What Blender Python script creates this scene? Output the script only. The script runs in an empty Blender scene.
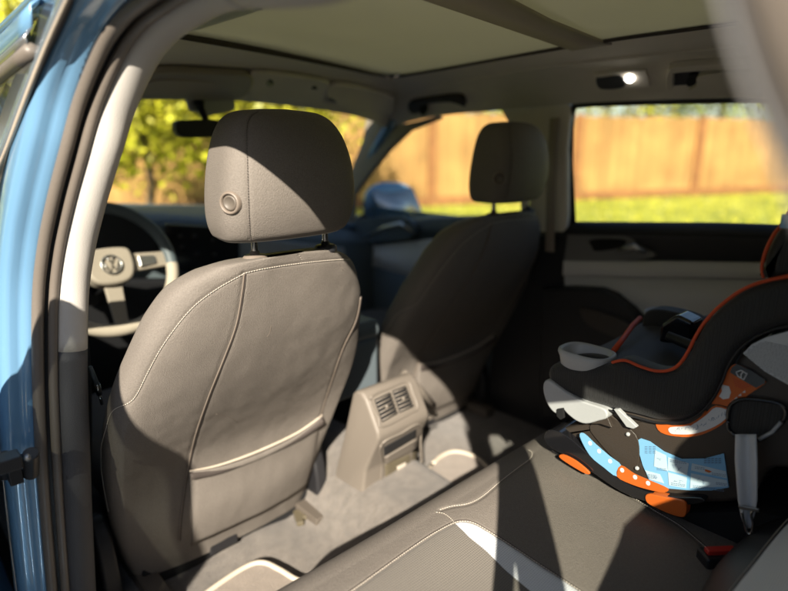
import bpy, bmesh, math, random
from mathutils import Vector, Matrix
from mathutils.bvhtree import BVHTree
random.seed(7)
S = bpy.context.scene
COL = S.collection
V = Vector
R = math.radians
# ------------------------------------------------------------------ camera model (sizes in photo pixels 788x591)
F = 580.0; CX, CY = 394.0, 295.5
CAM = V((-.90, -1.08, 1.38)); YAW = R(43); PIT = math.atan((295.5-142)/F)
cf = V((math.sin(YAW)*math.cos(PIT), math.cos(YAW)*math.cos(PIT), -math.sin(PIT)))
cr = V((math.cos(YAW), -math.sin(YAW), 0))
cu = cr.cross(cf)
def ray(x, y): return cf + cr*((x-CX)/F) - cu*((y-CY)/F)
def at(x, y, ax, val):
    d = ray(x, y); i = 'xyz'.index(ax)
    return CAM + d*((val-CAM[i])/d[i])
# ------------------------------------------------------------------ materials
MATS = {}
def mat(name, col, rough=.6, metal=0, bump=0, bscale=200, var=0, vscale=6, coat=0, sheen=0, spec=.5, emit=0, trans=0, detail=2, col2=None):
    m = bpy.data.materials.new(name); m.use_nodes = True
    nt = m.node_tree; b = nt.nodes['Principled BSDF']
    c = (*col, 1)
    b.inputs['Base Color'].default_value = c
    b.inputs['Roughness'].default_value = rough
    b.inputs['Metallic'].default_value = metal
    b.inputs['Coat Weight'].default_value = coat
    b.inputs['Coat Roughness'].default_value = .05
    b.inputs['Sheen Weight'].default_value = sheen
    b.inputs['Specular IOR Level'].default_value = spec
    if emit:
        b.inputs['Emission Color'].default_value = c; b.inputs['Emission Strength'].default_value = emit
    tc = nt.nodes.new('ShaderNodeTexCoord')
    if var or col2:
        n = nt.nodes.new('ShaderNodeTexNoise'); n.inputs['Scale'].default_value = vscale; n.inputs['Detail'].default_value = 5
        nt.links.new(tc.outputs['Object'], n.inputs['Vector'])
        mx = nt.nodes.new('ShaderNodeMix'); mx.data_type = 'RGBA'
        rp = nt.nodes.new('ShaderNodeMapRange'); rp.inputs['From Min'].default_value = .35; rp.inputs['From Max'].default_value = .65
        nt.links.new(n.outputs['Fac'], rp.inputs['Value']); nt.links.new(rp.outputs['Result'], mx.inputs['Factor'])
        lo = [max(0, k*(1-var)) for k in col]; hi = col2 if col2 else [k*(1+var) for k in col]
        mx.inputs['A'].default_value = (*lo, 1); mx.inputs['B'].default_value = (*hi, 1)
        nt.links.new(mx.outputs['Result'], b.inputs['Base Color'])
    if bump:
        n2 = nt.nodes.new('ShaderNodeTexNoise'); n2.inputs['Scale'].default_value = bscale; n2.inputs['Detail'].default_value = detail
        nt.links.new(tc.outputs['Object'], n2.inputs['Vector'])
        bp = nt.nodes.new('ShaderNodeBump'); bp.inputs['Strength'].default_value = bump; bp.inputs['Distance'].default_value = .002
        nt.links.new(n2.outputs['Fac'], bp.inputs['Height']); nt.links.new(bp.outputs['Normal'], b.inputs['Normal'])
    MATS[name] = m
    return m
def perforated(name, col, hole, scale, r=.28, rot=0):
    m = mat(name, col, .6, sheen=.15)
    nt = m.node_tree; b = nt.nodes['Principled BSDF']
    tc = nt.nodes.new('ShaderNodeTexCoord'); mp = nt.nodes.new('ShaderNodeMapping')
    mp.inputs['Rotation'].default_value = (0, 0, rot); mp.inputs['Scale'].default_value = (scale, scale, scale)
    nt.links.new(tc.outputs['Object'], mp.inputs['Vector'])
    fr = nt.nodes.new('ShaderNodeVectorMath'); fr.operation = 'FRACTION'
    nt.links.new(mp.outputs['Vector'], fr.inputs[0])
    sb = nt.nodes.new('ShaderNodeVectorMath'); sb.operation = 'SUBTRACT'; sb.inputs[1].default_value = (.5, .5, .5)
    nt.links.new(fr.outputs[0], sb.inputs[0])
    ml = nt.nodes.new('ShaderNodeVectorMath'); ml.operation = 'MULTIPLY'; ml.inputs[1].default_value = (1, 1, 0)
    nt.links.new(sb.outputs[0], ml.inputs[0])
    ln = nt.nodes.new('ShaderNodeVectorMath'); ln.operation = 'LENGTH'; nt.links.new(ml.outputs[0], ln.inputs[0])
    mr = nt.nodes.new('ShaderNodeMapRange'); mr.inputs['From Min'].default_value = r*.75; mr.inputs['From Max'].default_value = r*1.25
    nt.links.new(ln.outputs['Value'], mr.inputs['Value'])
    mx = nt.nodes.new('ShaderNodeMix'); mx.data_type = 'RGBA'
    mx.inputs['A'].default_value = (*hole, 1); mx.inputs['B'].default_value = (*col, 1)
    nt.links.new(mr.outputs['Result'], mx.inputs['Factor']); nt.links.new(mx.outputs['Result'], b.inputs['Base Color'])
    bp = nt.nodes.new('ShaderNodeBump'); bp.inputs['Strength'].default_value = .5; bp.inputs['Distance'].default_value = .001
    nt.links.new(mr.outputs['Result'], bp.inputs['Height']); nt.links.new(bp.outputs['Normal'], b.inputs['Normal'])
    return m
def glass(name, tint, refl=.04):
    m = bpy.data.materials.new(name); m.use_nodes = True; nt = m.node_tree
    nt.nodes.clear(); o = nt.nodes.new('ShaderNodeOutputMaterial')
    t = nt.nodes.new('ShaderNodeBsdfTransparent'); t.inputs['Color'].default_value = (*tint, 1)
    g = nt.nodes.new('ShaderNodeBsdfGlossy'); g.inputs['Roughness'].default_value = .01
    lw = nt.nodes.new('ShaderNodeLayerWeight'); lw.inputs['Blend'].default_value = .5
    pw = nt.nodes.new('ShaderNodeMath'); pw.operation = 'POWER'; pw.inputs[1].default_value = 5
    ma = nt.nodes.new('ShaderNodeMath'); ma.operation = 'MULTIPLY_ADD'; ma.inputs[1].default_value = .9; ma.inputs[2].default_value = refl
    mx = nt.nodes.new('ShaderNodeMixShader')
    nt.links.new(lw.outputs['Facing'], pw.inputs[0]); nt.links.new(pw.outputs[0], ma.inputs[0])
    nt.links.new(ma.outputs[0], mx.inputs[0]); nt.links.new(t.outputs[0], mx.inputs[1]); nt.links.new(g.outputs[0], mx.inputs[2])
    tc = nt.nodes.new('ShaderNodeTexCoord'); nz = nt.nodes.new('ShaderNodeTexNoise'); nz.inputs['Scale'].default_value = 9; nz.inputs['Detail'].default_value = 6
    mr = nt.nodes.new('ShaderNodeMapRange'); mr.inputs['From Min'].default_value = .35; mr.inputs['From Max'].default_value = .8; mr.inputs['To Min'].default_value = .008; mr.inputs['To Max'].default_value = .12
    df = nt.nodes.new('ShaderNodeBsdfDiffuse'); df.inputs['Color'].default_value = (.6, .57, .5, 1); m2 = nt.nodes.new('ShaderNodeMixShader')
    nt.links.new(tc.outputs['Object'], nz.inputs['Vector']); nt.links.new(nz.outputs['Fac'], mr.inputs['Value']); nt.links.new(mr.outputs['Result'], m2.inputs[0])
    nt.links.new(mx.outputs[0], m2.inputs[1]); nt.links.new(df.outputs[0], m2.inputs[2]); nt.links.new(m2.outputs[0], o.inputs[0]); MATS[name] = m
    return m
mat('taupe', (.158, .141, .124), .6, bump=.6, bscale=620, var=.09, vscale=420, sheen=0, spec=.18)
mat('taupe_smooth', (.17, .14, .115), .45, bump=.15, bscale=1200)
mat('stitch', (.52, .47, .40), .7)
mat('seamline', (.05, .04, .035), .8)
mat('carpet', (.105, .09, .075), .95, bump=1.0, bscale=700, var=.18, vscale=40, sheen=.3)
mat('mat_carpet', (.20, .163, .13), .95, bump=1.0, bscale=600, var=.10, vscale=30, sheen=.3)
mat('ivory', (.46, .40, .32), .7, bump=.2, bscale=500)
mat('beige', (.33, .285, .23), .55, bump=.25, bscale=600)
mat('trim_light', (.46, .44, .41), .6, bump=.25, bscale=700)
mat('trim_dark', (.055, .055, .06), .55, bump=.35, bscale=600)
mat('black', (.013, .013, .015), .5, bump=.2, bscale=500)
mat('black_gloss', (.01, .01, .012), .12, coat=.5)
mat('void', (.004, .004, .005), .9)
mat('rubber', (.13, .112, .095), .42, bump=.15, bscale=300)
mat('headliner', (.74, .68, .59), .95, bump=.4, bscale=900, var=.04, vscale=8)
mat('shade', (.66, .65, .55), .9, bump=.3, bscale=800)
mat('shade_bar', (.38, .33, .28), .8)
mat('doorgrey', (.72, .70, .66), .6, bump=.2, bscale=600)
mat('slate', (.10, .125, .14), .5, bump=.2, bscale=400)
mat('silver', (.55, .55, .54), .28, metal=.9)
mat('steel', (.50, .49, .47), .25, metal=1)
mat('plastic_grey', (.42, .43, .44), .4, bump=.1, bscale=400)
mat('brown_plastic', (.045, .035, .028), .45, bump=.2, bscale=500)
mat('tower', (.155, .135, .113), .5, bump=.2, bscale=700)
mat('tower_dark', (.10, .085, .07), .5)
mat('orange', (.58, .12, .014), .5)
mat('orange_piping', (.60, .07, .015), .55)
mat('red', (.5, .03, .02), .4)
mat('label_blue', (.20, .46, .72), .5)
mat('label_white', (.66, .67, .68), .5)
mat('label_panel', (.48, .62, .72), .5)
mat('print', (.12, .20, .32), .6)
mat('print_dark', (.06, .06, .06), .6)
mat('webbing', (.62, .63, .65), .6, bump=.5, bscale=900)
mat('belt', (.09, .08, .065), .7, bump=.6, bscale=800)
mat('child_fabric_plain', (.016, .016, .017), .85, bump=.8, bscale=1500, sheen=.08)
mat('olive', (.10, .085, .055), .5)
def crease(name, s=24, k=.25):
    nt = MATS[name].node_tree; b = nt.nodes['Principled BSDF']
    old = b.inputs['Normal'].links[0].from_node
    tc = nt.nodes.new('ShaderNodeTexCoord'); n = nt.nodes.new('ShaderNodeTexNoise'); n.inputs['Scale'].default_value = s; n.inputs['Detail'].default_value = 4; n.inputs['Distortion'].default_value = 1.2
    bp = nt.nodes.new('ShaderNodeBump'); bp.inputs['Strength'].default_value = k; bp.inputs['Distance'].default_value = .01
    nt.links.new(tc.outputs['Object'], n.inputs['Vector']); nt.links.new(n.outputs['Fac'], bp.inputs['Height'])
    nt.links.new(old.outputs['Normal'], bp.inputs['Normal']); nt.links.new(bp.outputs['Normal'], b.inputs['Normal'])
crease('taupe', 12, .07); crease('headliner', 3, .2); crease('carpet', 150, .30); crease('mat_carpet', 170, .25)
perforated('child_fabric', (.020, .020, .021), (.006, .006, .006), 420, .33, .6)
perforated('insert', (.16, .145, .125), (.055, .05, .045), 300, .30)
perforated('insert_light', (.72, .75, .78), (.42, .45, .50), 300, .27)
mat('paint', (.14, .29, .46), .3, metal=.2, coat=1)
nt = MATS['shade'].node_tree; b_ = nt.nodes['Principled BSDF']
tl = nt.nodes.new('ShaderNodeBsdfTranslucent'); tl.inputs['Color'].default_value = (.70, .68, .54, 1)
mx_ = nt.nodes.new('ShaderNodeMixShader'); mx_.inputs[0].default_value = .30
nt.links.new(b_.outputs[0], mx_.inputs[1]); nt.links.new(tl.outputs[0], mx_.inputs[2]); nt.links.new(mx_.outputs[0], nt.nodes['Material Output'].inputs['Surface'])
MATS['paint'].node_tree.nodes['Principled BSDF'].inputs['Coat Roughness'].default_value = .03
mat('applique', (.22, .26, .30), .16, metal=.5, coat=1)  # gloss-black panel; its sky reflection is painted in as blue-grey
mat('pillar_tan', (.25, .205, .165), .6, bump=.2, bscale=500)
mat('bezel', (.20, .195, .19), .4)
mat('hinge', (.012, .012, .015), .35)
mat('lamp_lens', (1, .95, .85), .3, emit=6)
glass('clear_glass', (.92, .95, .92))
glass('tinted_glass', (.66, .69, .66))
glass('privacy_glass', (.12, .13, .12))  # tint set dark so the unseen door window shades pillar and seat
glass('dark_glass', (.30, .33, .30))
mat('tyre', (.02, .02, .02), .8, bump=.4, bscale=60)
mat('grass', (.25, .30, .02), .9, bump=1, bscale=30, var=.30, vscale=1.1, col2=(.34, .36, .035), detail=6)
mat('earth', (.16, .13, .08), .95, bump=1, bscale=8, var=.2)
mat('asphalt', (.06, .058, .055), .9, bump=.8, bscale=90, var=.2, vscale=3)
mat('bark', (.10, .07, .045), .9, bump=1, bscale=20, var=.3)
mat('post_wood', (.225, .10, .032), .8, bump=.5, bscale=20, var=.15, vscale=5)
def per_island(name, lo=.72, hi=1.2):
    nt = MATS[name].node_tree; b = nt.nodes['Principled BSDF']; src = b.inputs['Base Color'].links[0].from_socket
    g = nt.nodes.new('ShaderNodeNewGeometry'); mr = nt.nodes.new('ShaderNodeMapRange'); mr.inputs['To Min'].default_value = lo; mr.inputs['To Max'].default_value = hi
    vm = nt.nodes.new('ShaderNodeVectorMath'); vm.operation = 'SCALE'
    nt.links.new(g.outputs['Random Per Island'], mr.inputs['Value']); nt.links.new(src, vm.inputs[0]); nt.links.new(mr.outputs['Result'], vm.inputs['Scale']); nt.links.new(vm.outputs[0], b.inputs['Base Color'])
mat('fence_wood', (.33, .185, .058), .8, bump=.5, bscale=15, var=.18, vscale=1.3)
per_island('fence_wood', .84, 1.14)
for i, c in enumerate([(.38, .38, .02), (.20, .24, .02), (.44, .41, .03), (.06, .085, .02), (.16, .13, .035)]):
    mat('leaf%d' % i, c, .5, var=.45, vscale=2.5)
for i in range(5): per_island('leaf%d' % i, .6, 1.35)
# ------------------------------------------------------------------ mesh helpers
def link(o, parent=None):
    COL.objects.link(o)
    if parent is not None: o.parent = parent
    return o
def obj(name, vs, fs, m, parent=None, smooth=True, autosm=None):
    me = bpy.data.meshes.new(name); me.from_pydata([tuple(v) for v in vs], [], fs); me.update()
    ms = m if isinstance(m, (list, tuple)) else [m]
    for k in ms: me.materials.append(MATS[k])
    me.polygons.foreach_set('use_smooth', [smooth]*len(me.polygons))
    if autosm is not None and smooth: me.set_sharp_from_angle(angle=R(autosm))
    return link(bpy.data.objects.new(name, me), parent)
class MB:
    def __init__(s): s.v = []; s.f = []
    def add(s, vs, fs):
        b = len(s.v); s.v += [V(p) for p in vs]; s.f += [tuple(i+b for i in f) for f in fs]; return s
    def grid(s, P, closed_u=False, closed_v=False):
        # P[j][i]
        b = len(s.v); nv = len(P); nu = len(P[0])
        for r_ in P: s.v += [V(p) for p in r_]
        for j in range(nv if closed_v else nv-1):
            for i in range(nu if closed_u else nu-1):
                i2 = (i+1) % nu; j2 = (j+1) % nv
                s.f.append((b+j*nu+i, b+j*nu+i2, b+j2*nu+i2, b+j2*nu+i))
        return s
    def tube(s, pts, r, n=8, cap=True, flat=None):
        pts = [V(p) for p in pts]; rings = []; up = None
        for k, p in enumerate(pts):
            t = (pts[min(k+1, len(pts)-1)]-pts[max(k-1, 0)]).normalized()
            if up is None:
                a = V((0, 0, 1)) if abs(t.z) < .9 else V((1, 0, 0)); up = (a - t*a.dot(t)).normalized()
            else:
                up = up - t*up.dot(t); up.normalize()
            b = t.cross(up); rr = r[k] if isinstance(r, (list, tuple)) else r
            rings.append([p+(up*math.cos(2*math.pi*i/n)+b*math.sin(2*math.pi*i/n))*rr for i in range(n)])
        base = len(s.v); s.grid(rings, closed_u=True)
        if cap:
            s.f.append(tuple(base+i for i in range(n))[::-1]); s.f.append(tuple(base+(len(pts)-1)*n+i for i in range(n)))
        return s
    def box(s, c, d, rot=None):
        c = V(c); M = rot or Matrix.Identity(3)
        vs = [c+M@V((x*d[0]/2, y*d[1]/2, z*d[2]/2)) for x in (-1, 1) for y in (-1, 1) for z in (-1, 1)]
        return s.add(vs, [(0, 1, 3, 2), (4, 6, 7, 5), (0, 4, 5, 1), (2, 3, 7, 6), (0, 2, 6, 4), (1, 5, 7, 3)])
    def prism(s, pts, d):
        # planar polygon extruded by vector d
        n = len(pts); d = V(d); b = len(s.v)
        s.v += [V(p) for p in pts]+[V(p)+d for p in pts]
        s.f.append(tuple(b+i for i in range(n))[::-1]); s.f.append(tuple(b+n+i for i in range(n)))
        for i in range(n): s.f.append((b+i, b+(i+1) % n, b+n+(i+1) % n, b+n+i))
        return s
    def build(s, name, m, parent=None, smooth=True, bevel=0, seg=3, sub=0, autosm=None, solid=0, fix=True):
        o = obj(name, s.v, s.f, m, parent, smooth, None)
        if fix:
            bm = bmesh.new(); bm.from_mesh(o.data); bmesh.ops.recalc_face_normals(bm, faces=bm.faces[:]); bm.to_mesh(o.data); bm.free()
        if smooth and autosm is not None: o.data.set_sharp_from_angle(angle=R(autosm))
        if solid:
            k = o.modifiers.new('s', 'SOLIDIFY'); k.thickness = solid; k.offset = 0
        if bevel:
            k = o.modifiers.new('b', 'BEVEL'); k.width = bevel; k.segments = seg; k.limit_method = 'ANGLE'; k.angle_limit = R(35); k.harden_normals = True
        if sub:
            k = o.modifiers.new('u', 'SUBSURF'); k.levels = sub; k.render_levels = sub
        return o
def cat(pts, n=8, closed=False):
    pts = [V(p) for p in pts]; out = []; N = len(pts)
    for k in range(N if closed else N-1):
        g = (lambda i: pts[i % N]) if closed else (lambda i: pts[max(0, min(N-1, i))])
        p0, p1, p2, p3 = g(k-1), g(k), g(k+1), g(k+2)
        for j in range(n):
            t = j/n
            out.append(.5*((2*p1)+(p2-p0)*t+(2*p0-5*p1+4*p2-p3)*t*t+(3*p1-3*p2+p3-p0)*t**3))
    if not closed: out.append(pts[-1])
    return out
def cat2(pts, n=8, closed=False): return [(p.x, p.y) for p in cat([(a, b, 0) for a, b in pts], n, closed)]
def interp(x, tab):
    if x <= tab[0][0]: return tab[0][1]
    for (a, b), (c, d) in zip(tab, tab[1:]):
        if x <= c:
            t = (x-a)/(c-a); return b+(d-b)*t
    return tab[-1][1]
def sinterp(x, tab):      # smooth (catmull) interpolation on x
    n = len(tab)
    if x <= tab[0][0]: return tab[0][1]
    if x >= tab[-1][0]: return tab[-1][1]
    for k in range(n-1):
        if x <= tab[k+1][0]:
            x0, y0 = tab[k]; x1, y1 = tab[k+1]; h = x1-x0; t = (x-x0)/h
            m0 = (y1-tab[k-1][1])/(x1-tab[k-1][0]) if k else (y1-y0)/h
            m1 = (tab[k+2][1]-y0)/(tab[k+2][0]-x0) if k < n-2 else (y1-y0)/h
            return (2*t**3-3*t*t+1)*y0+(t**3-2*t*t+t)*h*m0+(-2*t**3+3*t*t)*y1+(t**3-t*t)*h*m1
def inpoly(x, y, P):
    c = False; j = len(P)-1
    for i in range(len(P)):
        xi, yi = P[i][0], P[i][1]; xj, yj = P[j][0], P[j][1]
        if (yi > y) != (yj > y) and x < (xj-xi)*(y-yi)/(yj-yi)+xi: c = not c
        j = i
    return c
def thing(name, label, category, loc=(0, 0, 0), group=None):
    o = bpy.data.objects.new(name, None); o.location = loc; COL.objects.link(o)
    o.empty_display_size = .1
    return tag(o, label, category, group)
def tag(o, label=None, category=None, group=None, kind=None):
    if label: o['label'] = label
    if category: o['category'] = category
    if group: o['group'] = group
    if kind: o['kind'] = kind
    return o
def resample(pts, step):
    pts = [V(p) for p in pts]; out = [pts[0]]; acc = 0
    for a, b in zip(pts, pts[1:]):
        L = (b-a).length
        while L > 0 and acc+L >= step:
            t = (step-acc)/L; a = a+(b-a)*t; out.append(a.copy()); L = (b-a).length; acc = 0
        acc += L
    return out
def bvh_of(mb): return BVHTree.FromPolygons([tuple(v) for v in mb.v], mb.f)
def cast(bvh, x, y):
    d = ray(x, y).normalized(); h = bvh.ray_cast(CAM, d)
    return (h[0], h[1]) if h[0] is not None else (None, None)
def trace(bvh, px, n=10, off=.0008):
    out = []
    for x, y in cat2(px, n):
        p, nn = cast(bvh, x, y)
        if p is None: continue
        if nn.dot(ray(x, y)) > 0: nn = -nn
        out.append((p+nn*off, nn))
    return out
def stitches(mb, tr, step=.0055, ln=.0036, r=.0006):
    pts = resample([p for p, n in tr], step)
    for a, b in zip(pts, pts[1:]):
        d = b-a; mb.tube([a, a+d*(ln/step)], r, 5)
def dent(mb, tr, width=.005, depth=.0022):
    import mathutils
    pts = resample([p for p, n in tr], .002); kd = mathutils.kdtree.KDTree(len(pts)); nrm = []
    for i, p in enumerate(pts): kd.insert(p, i)
    kd.balance()
    ns = [n for p, n in tr]; m = sum((n for n in ns), V((0, 0, 0))).normalized()
    for i, v in enumerate(mb.v):
        p, k, d = kd.find(v)
        if d < width*3:
            # local surface normal from the trace
            f = k/max(1, len(pts)-1); n = ns[min(len(ns)-1, int(f*(len(ns)-1)))]
            mb.v[i] = v-n*depth*math.exp(-(d/width)**2*1.5)
# ------------------------------------------------------------------ world, sun
w = bpy.data.worlds.new('World'); S.world = w; w.use_nodes = True
SUN = V((-.74, -.67, .625)).normalized()       # towards the sun
el = math.asin(SUN.z)
sky = w.node_tree.nodes.new('ShaderNodeTexSky'); sky.sky_type = 'NISHITA'; sky.sun_disc = False
sky.sun_elevation = el; sky.sun_rotation = math.atan2(SUN.x, SUN.y)
bg = w.node_tree.nodes['Background']; bg.inputs[1].default_value = .05
w.node_tree.links.new(sky.outputs[0], bg.inputs[0])
sl = bpy.data.lights.new('sun', 'SUN'); sl.energy = 5.0; sl.angle = R(.5); sl.color = (1, .90, .76)
so = bpy.data.objects.new('sun', sl); so.rotation_euler = SUN.to_track_quat('Z', 'Y').to_euler(); COL.objects.link(so)
cd = bpy.data.cameras.new('camera'); co = bpy.data.objects.new('camera', cd); COL.objects.link(co)
cd.sensor_width = 36; cd.lens = 36*F/788; cd.clip_start = .02; cd.clip_end = 500
co.matrix_world = Matrix.Translation(CAM) @ Matrix((cr, cu, -cf)).transposed().to_4x4()
cd.dof.use_dof = True; cd.dof.focus_distance = .97; cd.dof.aperture_fstop = 1.6
S.camera = co
S.view_settings.view_transform = 'Standard'; S.view_settings.look = 'None'; S.view_settings.gamma = 1
S.view_settings.exposure = 1.5
S.cycles.max_bounces = 8; S.cycles.diffuse_bounces = 3; S.cycles.transparent_max_bounces = 24
# ------------------------------------------------------------------ ground, fence, trees
g = MB(); g.grid([[(-200+400*i/60, -200+400*j/60, 0) for i in range(61)] for j in range(61)])
tag(g.build('lawn', 'grass', smooth=False), kind='structure')
g = MB(); g.grid([[(-30+34.5*i/10, -30+34.5*j/10, .006) for i in range(11)] for j in range(11)])
tag(g.build('driveway', 'asphalt', smooth=False), kind='structure')
def ground(px, py): return at(px, py, 'z', 0)
FA = ground(432, 206); FB = ground(700, 195.5); fd = (FB-FA).normalized(); fn = V((-fd.y, fd.x, 0))
if fn.dot(CAM-FA) < 0: fn = -fn
fence = thing('wooden_fence', 'tall orange-brown vertical board fence behind the lawn', 'fence', FA)
rz = math.atan2(fd.y, fd.x)
fh = 1.93
span = (FB-FA).length; u0, u1 = -13, 24
xb = u0; boards = MB(); rr = random.Random(3)
while xb < u1:
    h = fh+rr.uniform(-.015, .015); bw = .14
    boards.box(FA+fd*(xb+bw/2)+V((0, 0, h/2+.04))+fn*rr.uniform(-.004, .004)+fd*0, (bw-.006, .02, h), Matrix.Rotation(rz, 3, 'Z'))
    xb += bw
boards.v = [v-FA for v in boards.v]
boards.build('boards', 'fence_wood', fence, smooth=False)
for zz in (.3, 1.0, 1.7):
    m_ = MB(); m_.box(fd*(u0+u1)/2+V((0, 0, zz))-fn*.04, (u1-u0, .04, .09), Matrix.Rotation(rz, 3, 'Z')); m_.build('rail', 'post_wood', fence, smooth=False)
m_ = MB(); m_.box(fd*(u0+u1)/2+V((0, 0, .11))+fn*.03, (u1-u0, .03, .18), Matrix.Rotation(rz, 3, 'Z')); m_.build('kick_board', 'post_wood', fence, smooth=False)
k = -3
sp = span-.25
while k*sp/2 < u1:
    p = (k*sp/2)
    if p > u0:
        m_ = MB(); m_.box(fd*(p-.03)+V((0, 0, 1.0))+fn*.05, (.24 if k == 2 else .18, .10, 2.02), Matrix.Rotation(rz, 3, 'Z')); m_.build('post', 'post_wood', fence, smooth=False, bevel=.01)
    k += 1
def tree(loc, h, crown_r, crown_z, mats, label, seed, nleaf=2600, leaf=.16, trunk=.14, clumps=26):
    r_ = random.Random(seed)
    t = thing('tree', label, 'tree', loc, 'trees around the garden fence')
    tr = MB(); pts = [V((0, 0, -.05))]
    for i in range(1, 7): pts.append(V((r_.uniform(-.08, .08)*i*.5, r_.uniform(-.08, .08)*i*.5, h*.8*i/6)))
    tr.tube(pts, [trunk*(1-.13*i) for i in range(7)], 9)
    cs = []
    for i in range(clumps):
        a = r_.uniform(0, 6.28); q = r_.uniform(.25, 1)**.6; z = r_.uniform(-1, 1)
        rr_ = crown_r*q*math.sqrt(max(.05, 1-z*z*.8))
        cs.append(V((math.cos(a)*rr_, math.sin(a)*rr_, crown_z+z*(h-crown_z)*.9)))
    for c in cs[:12]:
        s0 = pts[3].lerp(pts[6], r_.random()); mid = s0.lerp(c, .5)+V((0, 0, -.1))
        tr.tube([s0, mid, c], [trunk*.35, trunk*.22, trunk*.06], 6)
    tr.build('trunk', 'bark', t)
    lb = [MB(), MB()]
    for i in range(nleaf):
        c = r_.choice(cs); sg = crown_r*.20
        p = c+V((r_.gauss(0, sg), r_.gauss(0, sg), r_.gauss(0, sg*.8)))
        n = V((r_.gauss(0, 1), r_.gauss(0, 1), r_.gauss(.4, 1))).normalized(); a = n.orthogonal().normalized(); b = n.cross(a)
        L = leaf*r_.uniform(.6, 1.3)
        lb[i % 2].add([p-a*L*.5, p-b*L*.28, p+a*L*.5, p+b*L*.28], [(0, 1, 2, 3)])
    lb[0].add(lb[1].v, lb[1].f)
    o = obj('crown', lb[0].v, lb[0].f, list(mats), t, smooth=False)
    nf = len(o.data.polygons); mi = [0 if r_.random() < .6 else (1 if len(mats) > 1 else 0) for _ in range(nf)]
    o.data.polygons.foreach_set('material_index', mi)
    return t
def gp(u, d): p = FA+fd*u+fn*d; return (p.x, p.y, 0)
def onray(px, D): q = CAM+(cf+cr*((px-CX)/F))*D; return (q.x, q.y, 0)
tree(onray(160, 7.6), 3.3, 1.5, 2.25, ('leaf0', 'leaf2'), 'bright yellow-green tree before the fence, seen left of the cabin mirror', 1, 9500, .12, .07, 60)
tree(onray(270, 8.4), 3.6, 1.6, 2.45, ('leaf2', 'leaf0'), 'yellow-green tree before the fence, seen through the windscreen above the driver headrest', 2, 9000, .12, .06, 60)
tree(gp(-10.5, 2.8), 5.2, 1.9, 3.0, ('leaf1', 'leaf0'), 'broad green tree left of the yellow-green ones before the fence', 3, 5200, .18)
tree(gp(-2.5, -3.0), 5.6, 2.2, 3.8, ('leaf1', 'leaf2'), 'green tree behind the fence above the passenger door window', 4, 4000, .2)
tree(gp(3.0, -3.5), 6.0, 2.4, 4.0, ('leaf1', 'leaf0'), 'leafy green tree behind the fence left of the fence post', 5, 4500, .2)
tree(gp(7.2, -3.2), 6.0, 2.5, 3.9, ('leaf0', 'leaf4'), 'yellow-green tree behind the fence above its right-hand post', 6, 4500, .2)
tree(gp(11.5, -3.0), 6.2, 2.6, 4.0, ('leaf1', 'leaf3'), 'dark green tree behind the fence at far right', 8, 4500, .2)
tree((-6.5, 10.5, 0), 7.0, 3.2, 3.6, ('leaf1', 'leaf4'), 'large olive tree ahead of the car on the left, mirrored in the front door glass', 9, 7000, .24, .22, 40)
tree((-11.5, 6.5, 0), 7.5, 3.3, 3.8, ('leaf1', 'leaf3'), 'tall dark tree off to the left of the driveway', 10, 6000, .25, .24, 40)
gr = MB(); r_ = random.Random(12)
for i in range(14000):
    u = r_.uniform(-12, 14); dd = r_.uniform(.1, 9)
    p = V(gp(u, dd)); 
    if p.x < 4.6 and p.y < 4.6: continue
    h = r_.uniform(.03, .09); a = r_.uniform(0, 3.14); q = V((math.cos(a), math.sin(a), 0))*.012
    gr.add([p-q, p+q, p+V((r_.uniform(-.03, .03), r_.uniform(-.03, .03), h))], [(0, 1, 2)])
tag(gr.build('grass_blades', 'leaf2', smooth=False, fix=False), 'loose yellow-green grass blades on the lawn by the fence', 'grass', kind='stuff')

rt = random.Random(77)
for i, (x, y, h) in enumerate([(-10.5, -1.5, 4.4), (-9.8, 1.8, 4.2), (-11.6, -5.0, 4.2), (-10.4, -9.4, 4.3), (-6.0, -11.2, 4.2), (-2.2, -12.0, 4.6), (1.4, -11.6, 4.8)]):  # unseen dark trees added to block low sky light from the cabin
    tree((x, y, 0), h, 2.1, 2.0, ('leaf3', 'leaf1'), ['dense dark shrub-like tree nearest the left edge of the driveway', 'dark tree left of the bonnet beside the driveway', 'dark tree in the left rear corner of the driveway, second from the left', 'dark tree behind the car toward the left', 'dark tree right behind the car', 'round dark tree behind the car toward the right', 'last dark tree of the row behind the car'][i], 40+i, 6000, .30, .16, 44)
# ================================================================== CAR
car = thing('car', 'blue car with taupe cabin, seen in through its open rear door', 'car', (0, 0, 0))
def lean(z): return interp(z, [(.3, -.765), (.9, -.745), (1.1, -.72), (1.2, -.705), (1.3, -.685), (1.4, -.66), (1.5, -.63), (1.6, -.60)])
def atlean(px, py, dx=0):
    x = -.68
    for _ in range(12): p = at(px, py, 'x', x+dx); x = .5*x+.5*lean(p.z)
    return at(px, py, 'x', x+dx)
OP = [(58, 660), (52, 591), (46, 520), (41, 450), (38, 375), (38, 300), (43, 250), (53, 200), (66, 150), (80, 100), (101, 50), (121, 20), (143, 0), (180, -22)]
P3 = [atlean(*q) for q in OP]
P3 += [V((-.630, -.64, 1.515)), V((-.628, -.76, 1.52)), V((-.630, -.87, 1.515)), V((-.636, -.955, 1.490))]
P3 += [V((-.648, -1.005, 1.45)), V((-.662, -1.030, 1.395)), V((-.68, -1.062, 1.32)), V((-.71, -1.092, 1.2)), V((-.745, -1.11, 1.0)), V((-.755, -1.07, .86)), V((-.76, -.97, .74)), V((-.762, -.88, .62)), V((-.765, -.80, .50)), V((-.765, -.70, .42)), V((-.765, -.5, .385)), V((-.765, -.2, .385)), V((-.765, P3[0].y-.08, .40))]
NB = 14
PATH = cat(P3, 7)
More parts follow.
